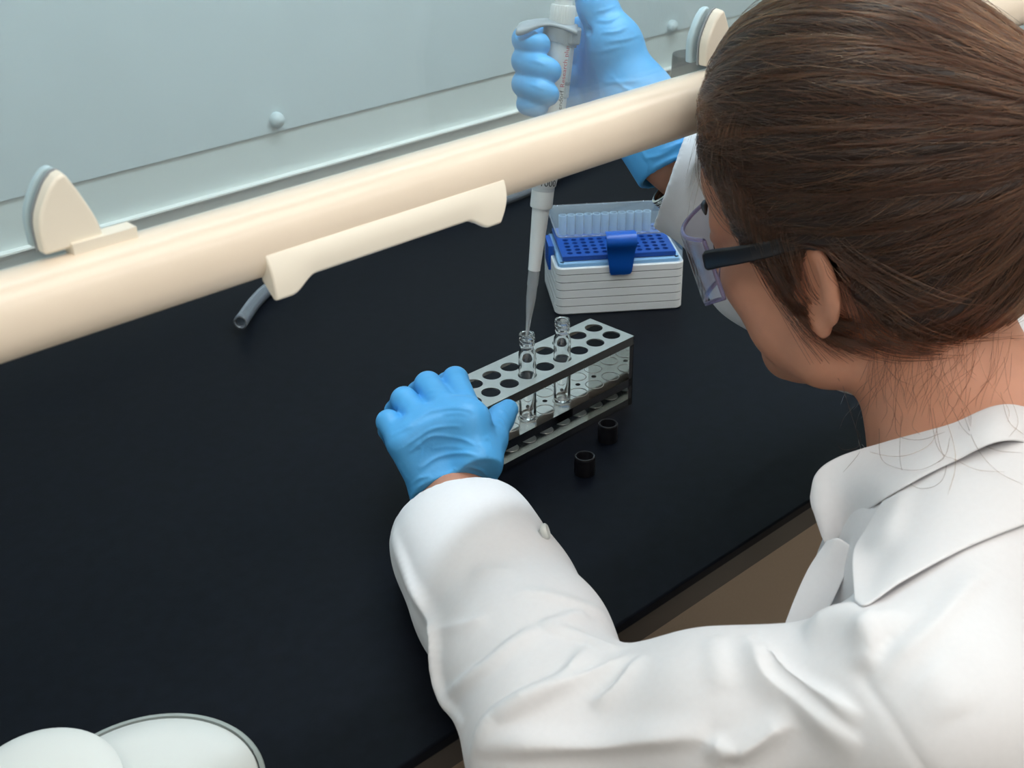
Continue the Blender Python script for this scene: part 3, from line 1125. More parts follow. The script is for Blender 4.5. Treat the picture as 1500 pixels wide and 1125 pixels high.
class Sculpt:
    def __init__(s, V, F):
        s.V, s.F = np.asarray(V, float), np.asarray(F)
        E = np.vstack([s.F[:, [i, (i + 1) % 4]] for i in range(4)])
        s.E = E

    def largest(s):
        """keep only the biggest connected piece"""
        lab = np.arange(len(s.V))
        while True:
            m = np.minimum(lab[s.E[:, 0]], lab[s.E[:, 1]])
            new = lab.copy()
            np.minimum.at(new, s.E[:, 0], m)
            np.minimum.at(new, s.E[:, 1], m)
            new = new[new]
            if (new == lab).all():
                break
            lab = new
        big = np.bincount(lab).argmax()
        keep = lab == big
        idx = np.cumsum(keep) - 1
        F = idx[s.F[keep[s.F].all(1)]]
        return Sculpt(s.V[keep], F)

    def relax(s, n, w=.5):
        N = len(s.V)
        cnt = np.bincount(s.E[:, 0], minlength=N) + np.bincount(s.E[:, 1], minlength=N)
        for _ in range(n):
            a = np.zeros_like(s.V)
            for i in range(3):
                a[:, i] = np.bincount(s.E[:, 0], s.V[s.E[:, 1], i], N) + np.bincount(s.E[:, 1], s.V[s.E[:, 0], i], N)
            s.V += w * (a / np.maximum(cnt, 1)[:, None] - s.V)
        return s

    def normals(s):
        a = s.V[s.F[:, 2]] - s.V[s.F[:, 0]]
        b = s.V[s.F[:, 3]] - s.V[s.F[:, 1]]
        fn = np.cross(a, b)
        N = np.zeros_like(s.V)
        for k in range(4):
            for i in range(3):
                N[:, i] += np.bincount(s.F[:, k], fn[:, i], len(s.V))
        return N / (np.linalg.norm(N, axis=1)[:, None] + 1e-12)

    def seen(s):
        """vertices facing the camera with their photograph position"""
        if not hasattr(s, '_p'):
            n = s.normals()
            s._p = proj(s.V)
            s._f = ((CP - s.V) * n).sum(1) > 0
        return s._p, s._f

    def pick(s, px, rad=9):
        """point of the surface nearest the camera along the ray through a photo position"""
        p, f = s.seen()
        d = np.hypot(p[:, 0] - px[0], p[:, 1] - px[1])
        c = f & (d < rad)
        if not c.any():
            return s.V[np.argmin(np.where(f, d, 1e9))]
        i = np.where(c)[0]
        z0 = p[i, 2].min()
        i = i[p[i, 2] < z0 + 14]
        return s.V[i[np.argmin(d[i])]]

    def line(s, pxs, n=None):
        P = curve3([s.pick(q) for q in pxs], n or 10 * len(pxs))
        return P

    def fold(s, P, amp, w, side=0., ends=True):
        """raise (or sink) a soft fold along polyline P; w is its half width; side!=0 sharpens one flank"""
        P = np.asarray(P)
        lo, hi = P.min(0) - 3.2 * w, P.max(0) + 3.2 * w
        i = np.where(((s.V > lo) & (s.V < hi)).all(1))[0]
        if not len(i):
            return s
        N = s.normals()[i]
        X = s.V[i]
        best = np.full(len(i), 1e9)
        bt = np.zeros(len(i))
        sg = np.zeros(len(i))
        for k in range(len(P) - 1):
            a, b = P[k], P[k + 1]
            ab = b - a
            L = ab @ ab
            if L < 1e-9:
                continue
            t = np.clip((X - a) @ ab / L, 0, 1)
            q = X - a - t[:, None] * ab
            d = np.linalg.norm(q, axis=1)
            m = d < best
            best = np.where(m, d, best)
            bt = np.where(m, (k + t) / (len(P) - 1), bt)
            sg = np.where(m, np.einsum('ij,ij->i', np.cross(np.broadcast_to(ab, N.shape), q), N), sg)
        sd = np.sign(sg) * best
        ww = np.where(sd * side > 0, w * (1 - .65 * abs(side)), w * (1 + .5 * abs(side)))
        a = amp * np.exp(-(best / ww) ** 2)
        if ends:
            a = a * np.clip(np.minimum(bt, 1 - bt) / .22, 0, 1) ** .7
        s.V[i] += N * a[:, None]
        return s

    def obj(s, name, material, parent, sub=0):
        o = mesh_obj(name, s.V, s.F, material, parent)
        if sub:
            m = o.modifiers.new('sub', 'SUBSURF')
            m.levels = m.render_levels = sub
        return o


def frame3(z, y):
    z = np.asarray(z, float); z = z / np.linalg.norm(z)
    y = np.asarray(y, float); y = y - z * (y @ z); y = y / np.linalg.norm(y)
    return np.stack([np.cross(y, z), y, z], 1)


M.update(
    skin=mat('skin', lin((188, 134, 109)), .48, noise=.06, nscale=60, bump=.10, bscale=700, sss=.12),
    glove=mat('blue_nitrile', lin((84, 170, 230)), .42, noise=.03, nscale=90, bump=.10, bscale=420),
    cloth=mat('white_cotton', lin((216, 216, 219)), .85, noise=.012, nscale=300, bump=.10, bscale=2600, sheen=.15),
    hair=mat('dark_brown_hair', lin((32, 17, 11)), .45, noise=.3, nscale=60, bump=.3, bscale=350),
    strap=mat('black_temple', (.010, .010, .012), .38),
    lens=thin_glass('safety_lens', (.93, .93, .97), 1.5, haze=.02, hazecol=(.7, .7, .85)),
    lensrim=mat('violet_clear_rim', lin((190, 180, 225)), .12, trans=.7, ior=1.45),
    silver=mat('silver_bracelet', (.8, .8, .78), .15, metal=1.),
    eye=mat('eye_white', (.75, .73, .70), .2),
    iris=mat('dark_iris', (.02, .012, .008), .1),
    trousers=mat('dark_trousers', lin((46, 50, 62)), .85, noise=.1, nscale=200),
    seat=mat('black_vinyl', (.02, .02, .022), .5),
)
# ------------------------------------------------------------------ person: shared skeleton (bench mm)
def rot3(y, p, r):
    y, p, r = map(math.radians, (y, p, r))
    Rz = np.array([[math.cos(y), -math.sin(y), 0], [math.sin(y), math.cos(y), 0], [0, 0, 1]])
    Rx = np.array([[1, 0, 0], [0, math.cos(p), -math.sin(p)], [0, math.sin(p), math.cos(p)]])
    Ry = np.array([[math.cos(r), 0, math.sin(r)], [0, 1, 0], [-math.sin(r), 0, math.cos(r)]])
    return Rz @ Rx @ Ry


HR = rot3(6.4, -12.8, -5.8)
HT = np.array([698.8, -42.4, 245.3])
hd = lambda *p: HT + HR @ np.array(p, float)
NECK = np.array([688., -152., 128.])
SL = at(1365, 1052, 648)
SR = np.array([872., -160., 112.])
EL = at(832, 1092, 738)
WL = at(664, 724, 956)
WR = at(980, 226, 956)
ER = at(1245, 470, 990)

person = thing('person', 'seated person in a white lab coat, blue gloves and safety glasses working at the bench', 'person', (690, -300, RZ0))

# ---- left glove, laid over the end of the rack
LHJ = dict(
    w0=WL, mi=at(690, 617, 952), mm=at(657, 606, 957), mr=at(622, 621, 953), mp=at(589, 650, 944),
    pi=at(667, 556, 992), pm=at(627, 564, 984), pr=at(592, 586, 972), pp=at(569, 618, 957))


def glove_left():
    f = Field((455, 105, -5), (640, 300, 130), 1.25)
    J = LHJ
    up = np.array([-.35, -.45, .82])
    wc = J['w0']
    # palm as a fan of metacarpals
    roots = [wc + at(664 + dx, 700, 956) - at(664, 700, 956) for dx in (26, 9, -9, -27)]
    for r, k in zip(roots, ('mi', 'mm', 'mr', 'mp')):
        f.cone(r, J[k], 15.5, 12.0 if k != 'mp' else 11.5, 13, flat=(up, .86))
    f.cone((J['mi'] + J['mm']) / 2, (J['mr'] + J['mp']) / 2, 13.5, 12.5, 12)
    # wrist and loose cuff
    ax = (EL - WL) / np.linalg.norm(EL - WL)
    f.cone(wc + ax * 14, wc - ax * 22, 29, 27, 14, flat=(up, .70))
    # fingers fold down behind the rack
    dn = {'i': ((8, 20, -14), (14, 34, -36)), 'm': ((5, 19, -16), (9, 31, -40)), 'r': ((4, 17, -18), (7, 25, -42)), 'p': ((9, 13, -16), (17, 17, -36))}
    for c, rr in (('i', (11.5, 9.8, 8.6, 7.4)), ('m', (11.8, 10.2, 8.8, 7.6)), ('r', (11.2, 9.8, 8.4, 7.3)), ('p', (10.6, 8.8, 7.6, 6.6))):
        p = J['p' + c]
        f.chain([J['m' + c], p, p + np.array(dn[c][0]), p + np.array(dn[c][1])], rr, 3.5)
    # thumb along the front face of the rack
    tb = [at(700, 678, 950), at(716, 645, 970), at(733, 613, 994), at(744, 600, 1003)]
    f.chain(tb, [17, 13.5, 10.0, 8.4], 6)
    f.cone(tb[0], J['mi'], 14, 11, 14)
    # opening of the cuff
    f.cone(wc + ax * 44, wc + ax * 2, 29, 27.0, 2, sub=True, flat=(up, .70))
    # the hand closes on the steel rack without entering it
    rc, rs_ = math.cos(RA), math.sin(RA)
    def rackbox(x, y, z):
        lx = (x - RO[0]) * rc + (y - RO[1]) * rs_ - RL / 2
        ly = -(x - RO[0]) * rs_ + (y - RO[1]) * rc - RW / 2
        return np.maximum(np.maximum(np.abs(lx) - RL / 2 - .8, np.abs(ly) - RW / 2 - .8), np.maximum(z - 68.8, -z)).astype(np.float32)
    f.put(rackbox, (540, 190, 0), (770, 262, 69), 0, True)
    f.plane_cut(at(664, 716, 950), at(672, 745, 938) - at(664, 716, 950))
    g = f.mesh(2).largest()
    k = lambda *pts: [(540 + x * .21333, 520 + y * .21333) for x, y in pts]
    for pts, a, w_ in ((((300, 275), (420, 248), (530, 252)), .5, 1.6),
                       (((330, 445), (420, 390), (560, 368), (680, 378), (735, 405)), .9, 2.0),
                       (((500, 405), (600, 398), (690, 415)), .5, 1.6),
                       (((165, 655), (300, 590), (430, 510), (570, 488), (640, 500)), 1.0, 2.0),
                       (((155, 715), (330, 625), (430, 560), (560, 560), (660, 585), (735, 625)), 1.3, 2.0),
                       (((430, 650), (540, 628), (660, 640)), .5, 1.8),
                       (((340, 795), (450, 715), (560, 682), (670, 680), (770, 695)), 1.4, 2.2),
                       (((150, 560), (230, 520), (300, 480)), .6, 1.6),
                       (((820, 450), (880, 480), (910, 520)), .7, 1.6), (((850, 410), (905, 440), (935, 480)), .7, 1.5), (((880, 370), (940, 400), (965, 440)), .6, 1.4),
                       (((800, 560), (840, 600), (850, 680)), .8, 1.8), (((760, 600), (800, 660), (800, 740)), .7, 1.8),
                       (((250, 900), (350, 850), (430, 830)), 1.2, 2.2), (((300, 960), (380, 920), (440, 860)), .8, 2.0), (((520, 830), (580, 790), (600, 770)), .6, 1.5),
                       (((200, 730), (230, 800), (290, 880)), .9, 2.2), (((690, 760), (770, 790), (820, 850)), .9, 2.0), (((320, 640), (365, 640), (350, 740)), .4, 1.2)):
        g.fold(g.line(k(*pts)), a, w_, .5)
        g.fold(g.line(k(*[(x, y + 16) for x, y in pts])), -a * .6, w_ * 1.2)
    return g.obj('nitrile_glove', M['glove'], person, 0)


gl_left = glove_left()
gl_left['label'] = 'blue glove on the hand holding the tube rack'


def glove_right():
    dq = float(proj(PT + PA * s_at(100))[2])
    f = Field((560, 70, 215), (800, 330, 460), 1.35)
    A = lambda x, y, d=0: at(x, y, dq + d)
    # palm and heel of the hand to the right of the barrel
    idx, mid_, rin, lit = A(868, 46, 36), A(866, 82, 39), A(864, 118, 38), A(866, 150, 34)
    w0 = WR
    for q, r in ((idx, 13), (mid_, 13), (rin, 12.5), (lit, 12)):
        f.cone(w0, q, 19, r, 13)
    f.cone(A(901, 95, 8), A(945, 150, 0), 20, 22, 16)
    # thumb with its ball
    f.chain([A(932, 140, -2), A(901, 62, -6), A(875, 10, -4), A(853, -32, 2), A(832, -58, 4)], [21, 17.5, 13.5, 10.5, 9], 9)
    f.cone(A(902, 70, -4), idx, 15, 12, 14)
    # fingers round the barrel
    F_ = (([idx, A(800, 47, 34), A(776, 51, 24), A(768, 58, 4), A(780, 63, -12), A(791, 66, -18)], (10.5, 9.6, 9.2, 9.0, 8.6, 8.0)),
          ([mid_, A(802, 78, 36), A(776, 82, 26), A(768, 89, 4), A(778, 94, -11), A(792, 99, -19), A(806, 105, -19)], (10.5, 9.8, 9.4, 9.4, 9.3, 9.0, 8.4)),
          ([rin, A(802, 114, 36), A(776, 117, 26), A(768, 123, 4), A(778, 128, -11), A(791, 133, -19), A(803, 139, -19)], (10.5, 9.6, 9.2, 9.2, 9.1, 8.8, 8.1)),
          ([lit, A(802, 145, 32), A(780, 147, 22), A(772, 152, 3), A(780, 155, -9), A(790, 157, -14)], (9.5, 8.4, 7.8, 7.6, 7.2, 6.6)))
    for pts, rr in F_:
        n_ = 6 * len(pts)
        P = curve3(pts, n_)
        f.chain(P, np.interp(np.linspace(0, 1, n_), np.linspace(0, 1, len(rr)), rr), 2.0)
    # wrist and cuff
    c1 = A(976, 208, -2)
    e1 = A(1008, 286, -8)
    ax = (e1 - c1) / np.linalg.norm(e1 - c1)
    f.cone(A(935, 150, 0), c1 + ax * 30, 25, 29, 16)
    f.cone(c1 + ax * 52, c1 - ax * 2, 31, 25, 2, sub=True)
    # clearance for the pipette it grips
    def pcone(a, b, r):
        f.cone(PT + PA * a, PT + PA * b, r, r, 0, sub=True)
    pcone(s_at(290), s40 + 4, max(rb * 1.13, r45) + .9)
    pcone(s_at(62), s_at(38), hr + .9)
    pcone(s40, s6 + 60, rad(38, 20) + .9)
    rl = pu * (r70 * .80) + pv * (r70 * .48)
    f.cone(PT + PA * s_at(142) + rl * 1.05, PT + PA * s_at(60) + rl * 1.05, 4.0, 4.0, 0, sub=True)
    f.cone(PT + PA * s_at(62) + pu * r45 * .75, PT + PA * s_at(37) + pu * r45 * .75, r45 * .9, r45 * .9, 0, sub=True)
    for c in cen:
        f.ell(c[:3], (11.5, 11.5, max(c[3] * 1.35, 4)), np.stack([pu, pv, PA], 1), 0, sub=True)
    f.plane_cut(A(988, 252, -6), (ax + .0 * CR))
    g = f.mesh(2).largest()
    for pts, a, w_ in ((((884, 62), (915, 58), (938, 50)), .7, 1.5), (((880, 48), (905, 45), (930, 34)), .8, 1.5), (((872, 30), (895, 30), (920, 18)), .8, 1.5), (((868, 18), (890, 14), (912, 2)), .7, 1.5),
                       (((866, 76), (890, 74), (915, 66)), .5, 1.6), (((880, 120), (905, 122), (940, 118)), .7, 1.8), (((870, 100), (880, 130), (885, 160)), .8, 2), (((895, 110), (915, 130), (940, 140)), .9, 1.8),
                       (((775, 88), (790, 92), (800, 96)), .5, 1.4), (((775, 122), (790, 128), (800, 134)), .5, 1.4),
                       (((940, 232), (968, 228), (1000, 210)), 1.2, 2.2), (((945, 252), (975, 235), (1000, 228)), 1.0, 2.), (((935, 215), (950, 240), (952, 262)), 1.0, 2.), (((965, 222), (985, 215), (1005, 205)), .8, 1.8)):
        g.fold(g.line(pts), a, w_, .5)
        g.fold(g.line([(x, y + 4) for x, y in pts]), -a * .6, w_ * 1.2)
    return g.obj('nitrile_glove', M['glove'], person, 0)


gl_right = glove_right()
gl_right['label'] = 'blue glove on the raised hand gripping the pipette'
br = MB()
bc, bax = at(990, 262, 950), ER - WR
bax = bax / np.linalg.norm(bax)
u_ = np.cross(bax, [0, 0, 1.]); u_ /= np.linalg.norm(u_)
v_ = np.cross(bax, u_)
for q in range(3):
    br.tube([bc - at(990, 262, 950) + at(994, 257, 951) + bax * (q * 2.6) + 26.5 * (math.cos(a) * u_ + math.sin(a) * v_) for a in np.linspace(0, 2 * math.pi, 49)], 1.5, 8, cap=False)
br.obj('bracelet', M['silver'], person)
# ------------------------------------------------------------------ body: head, neck, trunk and arms as one surface
def build_body():
    f = Field((350, -420, -330), (960, 190, 410), 2.6)
    # cranium and face (head coordinates: x right, y forward, z up, between the ears)
    f.ell(hd(0, -12, 46), (71, 93, 84), HR, 10)
    f.ell(hd(0, 36, -14), (59, 56, 80), HR, 24)
    f.ell(hd(0, 74, 52), (50, 24, 34), HR, 18)
    for sx in (-1, 1):
        f.cone(hd(sx * 50, 12, -68), hd(sx * 18, 60, -86), 15, 14, 26)
        f.ell(hd(sx * 47, 36, -44), (20, 26, 24), HR, 22)
        f.ell(hd(sx * 43, 58, -12), (20, 22, 20), HR, 20)
        f.cone(hd(sx * 52, 6, -62), hd(sx * 60, 0, -20), 15, 14, 22)
        f.cone(hd(sx * 10, 90, 26), hd(sx * 40, 78, 24), 8, 8, 12)
        f.ell(hd(sx * 31, 92, 8), (16, 13, 11), HR, 8, sub=True)
        f.ell(hd(sx * 31, 79, 7), (12.5, 12.5, 12.5), HR, 1.5)
        f.ell(hd(sx * 31, 82, 15), (15, 11, 6), HR, 4)
        f.ell(hd(sx * 11, 100, -27), (8, 9, 7), HR, 5)
    f.cone(hd(0, 90, 20), hd(0, 112, -20), 6.5, 9, 10)
    f.cone(hd(-18, 80, -55), hd(0, 91, -53), 5, 6.5, 5)
    f.cone(hd(18, 80, -55), hd(0, 91, -53), 5, 6.5, 5)
    f.cone(hd(-15, 80, -64), hd(15, 80, -64), 7, 7, 5)
    f.ell(hd(0, 68, -84), (20, 16, 16), HR, 16)
    # ears: concave shells standing off the head
    for sx in (-1, 1):
        Q = HR @ rot3(sx * 24, -6, 0)
        e = hd(sx * 80, -13, 2)
        f.ell(e, (6.2, 16, 28.5), Q, 5)
        f.ell(hd(sx * 77, -6, -26), (6, 9, 11), Q, 6)
        f.ell(e + HR @ np.array([sx * 7, 5, 3]), (6, 11, 22), Q, 3, sub=True)
        f.ell(hd(sx * 74, 6, -6), (5, 5, 8), HR, 5)
    # neck and shoulders
    nb = NECK
    f.cone(hd(0, -28, -38), nb, 53, 56, 22)
    f.cone(nb, nb + np.array([5, -25, -70]), 60, 90, 30)
    fw = np.array([-.25, .96, 0])
    f.cone((NECK + SL) / 2 + np.array([0, 0, -22]), SL + np.array([0, 0, -8]), 46, 46, 30)
    f.cone((NECK + SR) / 2 + np.array([0, 0, -22]), SR + np.array([0, 0, -8]), 46, 46, 30)
    f.cone(np.array([685, -180, 40]), np.array([690, -265, -200]), 125, 118, 40, flat=(fw, .70))
    f.cone(np.array([690, -265, -200]), np.array([690, -310, -300]), 118, 140, 40, flat=(fw, .75))
    for S, E_, Wr in ((SL, EL, WL), (SR, ER, WR)):
        m = S + (E_ - S) * .5
        f.chain([S, m, E_], [44, 39, 34], 18)
        ax = (Wr - E_) / np.linalg.norm(Wr - E_)
        f.chain([E_, E_ + (Wr - E_) * .3, Wr], [35, 36, 23], 14)
        f.cone(Wr, Wr + ax * 14, 23, 22, 8)
    g = f.mesh(2)
    low = (g.V[:, 1] > -6) & (g.V[:, 2] < 4) & (g.V[:, 2] > -60)
    g.V[low, 2] = np.maximum(g.V[low, 2], 3.0)
    return g


body = build_body()
body_o = body.obj('body', M['skin'], person, 0)
# facial details that have a look of their own
for sx in (-1, 1):
    q = hd(sx * 31, 79.6, 7)
    MB().lathe([(0, 12.7), (3, 12.35), (5.8, 11.2), (5.9, 10.4)], q, HR @ np.array([0, 1., -.18]), 24).obj('iris', M['iris'], body_o)
    eb = [hd(sx * x, y, z) for x, y, z in ((14, 96, 30), (28, 97, 34), (42, 88, 32))]
    MB().tube(curve3(eb, 12), [1, 1.8, 2.4, 2.8, 3, 3, 2.8, 2.6, 2.2, 1.8, 1.3, .6], 8).obj('eyebrow', M['hair'], body_o)
MB().tube(curve3([hd(-20, 84, -59), hd(-8, 93.5, -58), hd(0, 94.5, -59), hd(8, 93.5, -58), hd(20, 84, -59)], 20), np.r_[.5, np.full(18, 2.6), .5], 8).obj('lips', mat('lips', lin((176, 96, 92)), .4), body_o)

# ------------------------------------------------------------------ hair: gathered back to a knot behind the head
BUN = hd(14, -128, 62)


def build_hair():
    f = Field(HT - np.array([150, 260, 140]), HT + np.array([150, 150, 190]), 2.6)
    f.ell(hd(0, -16, 56), (88, 108, 110), HR, 8)
    f.ell(hd(-6, 22, 92), (66, 58, 62), HR, 30)
    f.ell(hd(0, -52, 24), (84, 78, 92), HR, 20)
    f.cone(hd(0, -90, 60), BUN, 56, 40, 30)
    f.ell(BUN + HR @ np.array([0, -18, 6]), (44, 38, 42), HR, 10)
    for sx in (-1, 1):
        f.ell(hd(sx * 64, 16, 30), (18, 38, 44), HR, 14)
    # keep the face, ears and nape clear
    f.ell(hd(0, 130, -18), (74, 68, 106), HR, 8, sub=True)
    f.cone(hd(-120, 60, -50), hd(120, 60, -50), 62, 62, 10, sub=True)
    f.cone(hd(-130, 0, -44), hd(130, 0, -44), 45, 45, 8, sub=True)
    f.cone(hd(-130, -46, -112), hd(130, -46, -112), 62, 62, 8, sub=True)
    for sx in (-1, 1):
        f.ell(hd(sx * 92, -14, 2), (26, 17, 29), HR @ rot3(sx * 24, -6, 0), 5, sub=True)
    for sx in (-1, 1):
        f.ell(hd(sx * 66, 78, 14), (34, 36, 46), HR, 8, sub=True)
    g = f.mesh(3)
    return g


hair = build_hair()
# combed relief: long shallow grooves running towards the knot
def comb(g, amp, n, seed):
    r = np.random.default_rng(seed)
    X = (g.V - BUN) @ HR
    a = np.arctan2(X[:, 0], X[:, 2])
    d = np.linalg.norm(X, axis=1)
    t = np.zeros(len(a))
    for k in range(n):
        fq = r.uniform(9, 70)
        t += np.sin(a * fq + r.uniform(0, 6.28) + np.sin(d * r.uniform(.01, .03) + r.uniform(0, 6)) * 1.2) / (1 + fq / 25)
    t /= np.abs(t).max()
    g.V += g.normals() * (amp * t)[:, None]


comb(hair, 3.0, 14, 3)
hair.V[:, 1] = np.minimum(hair.V[:, 1], 60.5)
hair_o = hair.obj('hair', M['hair'], person, 0)
hair_tri = BVHTree.FromPolygons([Vector(v) for v in hair.V], [list(map(int, x)) for x in hair.F])
# ------------------------------------------------------------------ lab coat
def cyl_cut(f, p, ax, R, L, k=0.):
    p, ax = np.asarray(p, float), np.asarray(ax, float) / np.linalg.norm(ax)

    def g(x, y, z):
        px, py, pz = x - p[0], y - p[1], z - p[2]
        t = px * ax[0] + py * ax[1] + pz * ax[2]
        r = np.sqrt(np.maximum(px * px + py * py + pz * pz - t * t, 0))
        return np.maximum(np.maximum(r - R, -t), t - L).astype(np.float32)
    f.put(g, p - R - L, p + R + L, k, True)


def bench_cut(f):
    """cloth that would sink into the bench lies on it instead"""
    g = lambda x, y, z: np.maximum(np.maximum(z - 1.2, -2. - y), -34. - z).astype(np.float32)
    f.put(g, (0, -2, -34), (1500, 400, 1.2), 5, True)


CUFL = [at(679, 783, 914), at(690, 812, 893), at(716, 868, 856), at(762, 958, 800), EL]
CUFR = [at(990, 263, 953), at(1068, 292, 949), at(1126, 384, 972), ER]


def build_coat():
    f = Field((300, -470, -440), (985, 190, 320), 2.7)
    fw = np.array([-.25, .97, 0])
    f.cone(np.array([686, -186, 50]), np.array([690, -262, -200]), 140, 142, 30, flat=(fw, .74))
    f.cone(np.array([690, -262, -200]), np.array([690, -312, -430]), 142, 178, 40, flat=(fw, .85))
    f.ell((668, -128, 20), (118, 58, 100), rot3(15, 0, 0), 30)
    for S in (SL, SR):
        inn = NECK + (S - NECK) * .30 + np.array([0, 0, -14])
        f.cone(inn, S + np.array([0, 0, 0]), 50, 57, 34)
    f.cone(NECK + np.array([4, -6, -4]), NECK + np.array([0, -30, -80]), 64, 100, 30)
    # left sleeve
    f.chain([SL, SL + (EL - SL) * .5, EL], [58, 53, 54], 26)
    f.chain(CUFL[::-1], [55, 54, 51.5, 51, 50.5], 16)
    # right sleeve
    f.chain([SR, SR + (ER - SR) * .5, ER], [57, 53, 51], 26)
    f.chain(CUFR[::-1], [52, 49, 43, 40], 14)
    # open ends
    al = CUFL[0] - CUFL[1]
    al = al / np.linalg.norm(al)
    cyl_cut(f, CUFL[0], al, 80, 70)
    f.cone(CUFL[0] + al * 60, CUFL[0] - al * 26, 46.5, 41.5, 2, sub=True)
    ar = CUFR[0] - CUFR[1]
    ar = ar / np.linalg.norm(ar)
    cyl_cut(f, at(983, 261, 953), ar, 70, 60)
    f.cone(CUFR[0] + ar * 60, CUFR[0] - ar * 26, 36, 33, 2, sub=True)
    # neck opening
    f.cone(NECK + np.array([6, 20, 90]), NECK + np.array([0, 0, -40]), 61, 58, 3, sub=True)
    bench_cut(f)
    return f.mesh(2)


coat = build_coat()
q1 = lambda *pts: [(540 + x * .41328, 660 + y * .41328) for x, y in pts]
q2 = lambda *pts: [(1000 + x * .50201, 560 + y * .50201) for x, y in pts]
FOLDS = [
    (q1((270, 862), (400, 780), (520, 690), (600, 628)), 3.4, 6.5, .8),
    (q1((600, 628), (690, 606), (765, 580)), 2.6, 6, .7),
    (q1((600, 630), (760, 672), (885, 702)), 3.0, 6, -.7),
    (q1((372, 1105), (440, 960), (540, 890), (700, 790), (775, 690)), 3.6, 7, .8),
    (q1((470, 950), (620, 862), (800, 782), (925, 722)), 3.2, 6, .8),
    (q1((780, 890), (880, 820), (968, 724)), 2.4, 6, .8),
    (q1((515, 490), (640, 515), (760, 570), (835, 605)), 2.0, 6, -.7),
    (q1((200, 640), (310, 612), (425, 580)), 1.6, 6, .6),
    (q1((95, 280), (190, 540), (232, 640), (268, 860), (350, 990)), 4.0, 8, .6),
    (q1((350, 420), (430, 400), (520, 410)), 1.0, 7, .5),
    (q1((395, 1052), (600, 1058), (800, 1055), (1000, 1042), (1210, 1015)), 5.0, 9, -.7),
    (q1((1210, 1015), (1250, 1060), (1290, 1095)), 4.0, 8, .6),
    (q2((190, 728), (212, 785), (250, 860), (330, 925), (430, 1000), (530, 1065)), 4.2, 8, .8),
    (q2((232, 742), (262, 800), (335, 858), (450, 925), (515, 985)), 3.6, 7, .8),
    (q2((322, 990), (215, 1060), (130, 1105)), 4.5, 9, .7),
    (q2((345, 730), (440, 700), (540, 706), (605, 745)), 5.0, 18, 0),
    (q2((548, 700), (562, 770), (545, 850)), 3.0, 9, .7),
    (q2((890, 548), (760, 690), (575, 880)), 2.4, 8, .6),
    (q2((100, 730), (95, 800), (120, 900)), 1.5, 10, 0),
    (q2((700, 850), (760, 900), (800, 980)), 1.2, 14, 0),
]
for pts, a, w_, sd in FOLDS:
    P = coat.line(pts)
    coat.fold(P, a * 1.45, w_ * .78, sd)
for pts, a, w_ in ((q2((540, 870), (620, 990), (712, 1125)), -1.6, 3.2), (q2((552, 870), (632, 990), (724, 1125)), .8, 3)):
    coat.fold(coat.line(pts), a, w_, 0, False)
# slack in the cloth everywhere
r_ = np.random.default_rng(5)
for _ in range(26):
    d_ = r_.normal(size=3)
    d_ /= np.linalg.norm(d_)
    lam = r_.uniform(70, 190)
    coat.V += coat.normals() * (np.sin(coat.V @ d_ * 2 * math.pi / lam + r_.uniform(0, 6.3)) * .38)[:, None]
coat.relax(1, .4)
low = (coat.V[:, 1] > -7) & (coat.V[:, 2] < 2.2) & (coat.V[:, 2] > -45)
up_ = low & (coat.V[:, 2] > -14)
coat.V[up_, 2] = 2.2
dn_ = low & ~up_
coat.V[dn_, 1] = -7
coat_o = coat.obj('lab_coat', M['cloth'], person, 1)
coat_o['label'] = 'white lab coat'

tri = BVHTree.FromPolygons([Vector(v) for v in np.vstack([coat.V, body.V])], [list(map(int, x)) for x in np.vstack([coat.F, body.F + len(coat.V)])])


def hit(x, y, default=None):
    d = Vector(ray(x, y)).normalized()
    p, n, i, dist = tri.ray_cast(Vector(CP), d)
    if p is None:
        return default
    return float(proj(np.array(p))[2])


SHEETS = []


def sheet(name, cols, parent, nu=40, nv=16, thick=1.3, m=None):
    G = np.array([curve3(c, nv) for c in cols])
    G = np.stack([curve3(G[:, j], nu) for j in range(nv)], 1)
    V = G.reshape(-1, 3)
    F = [(i * nv + j, (i + 1) * nv + j, (i + 1) * nv + j + 1, i * nv + j + 1) for i in range(nu - 1) for j in range(nv - 1)]
    SHEETS.append((V, F))
    o = mesh_obj(name, V, F, m or M['cloth'], parent)
    s_ = o.modifiers.new('solid', 'SOLIDIFY')
    s_.thickness = thick * .001
    s_.offset = 0
    b_ = o.modifiers.new('sub', 'SUBSURF')
    b_.levels = b_.render_levels = 1
    return o


def P3(x, y, off, dflt=790):
    h = hit(x, y)
    return at(x, y, (dflt if h is None else h) - off)


side = SL - SR
side = side / np.linalg.norm(side)


def mirror(p):
    return p - 2 * side * ((p - NECK) @ side)


# folded collar round the neck
d2 = hit(1246, 740, 785)
colr = [[at(1187, 728, d2 + 6), at(1189, 742, d2 + 3), at(1196, 760, d2)],
        [at(1196, 692, d2 + 6), at(1200, 745, d2 - 2), at(1213, 800, d2 - 2)],
        [at(1230, 668, d2 + 2), at(1236, 718, d2 - 8), at(1246, 769, d2 - 8)],
        [P3(1300, 646, 5), P3(1300, 690, 10), P3(1302, 727, 9)],
        [P3(1390, 622, 5), P3(1391, 650, 10), P3(1394, 678, 8)],
        [P3(1480, 592, 5), P3(1486, 618, 9), P3(1492, 646, 7)]]
bk = NECK + np.array([.25, -.97, 0]) * 62
backmid = [bk + np.array([0, 0, 40.]), bk + np.array([3, -8, 26.]), bk + np.array([4, -12, 6.])]
cols = colr + [backmid] + [[mirror(p) for p in c] for c in colr[::-1]]
collar_o = sheet('collar', cols, coat_o, 120, 14)

# wide front facing laid over the shoulder
def P4(x, y, d):
    h = hit(x, y, 900)
    return at(x, y, min(h - 3, d))


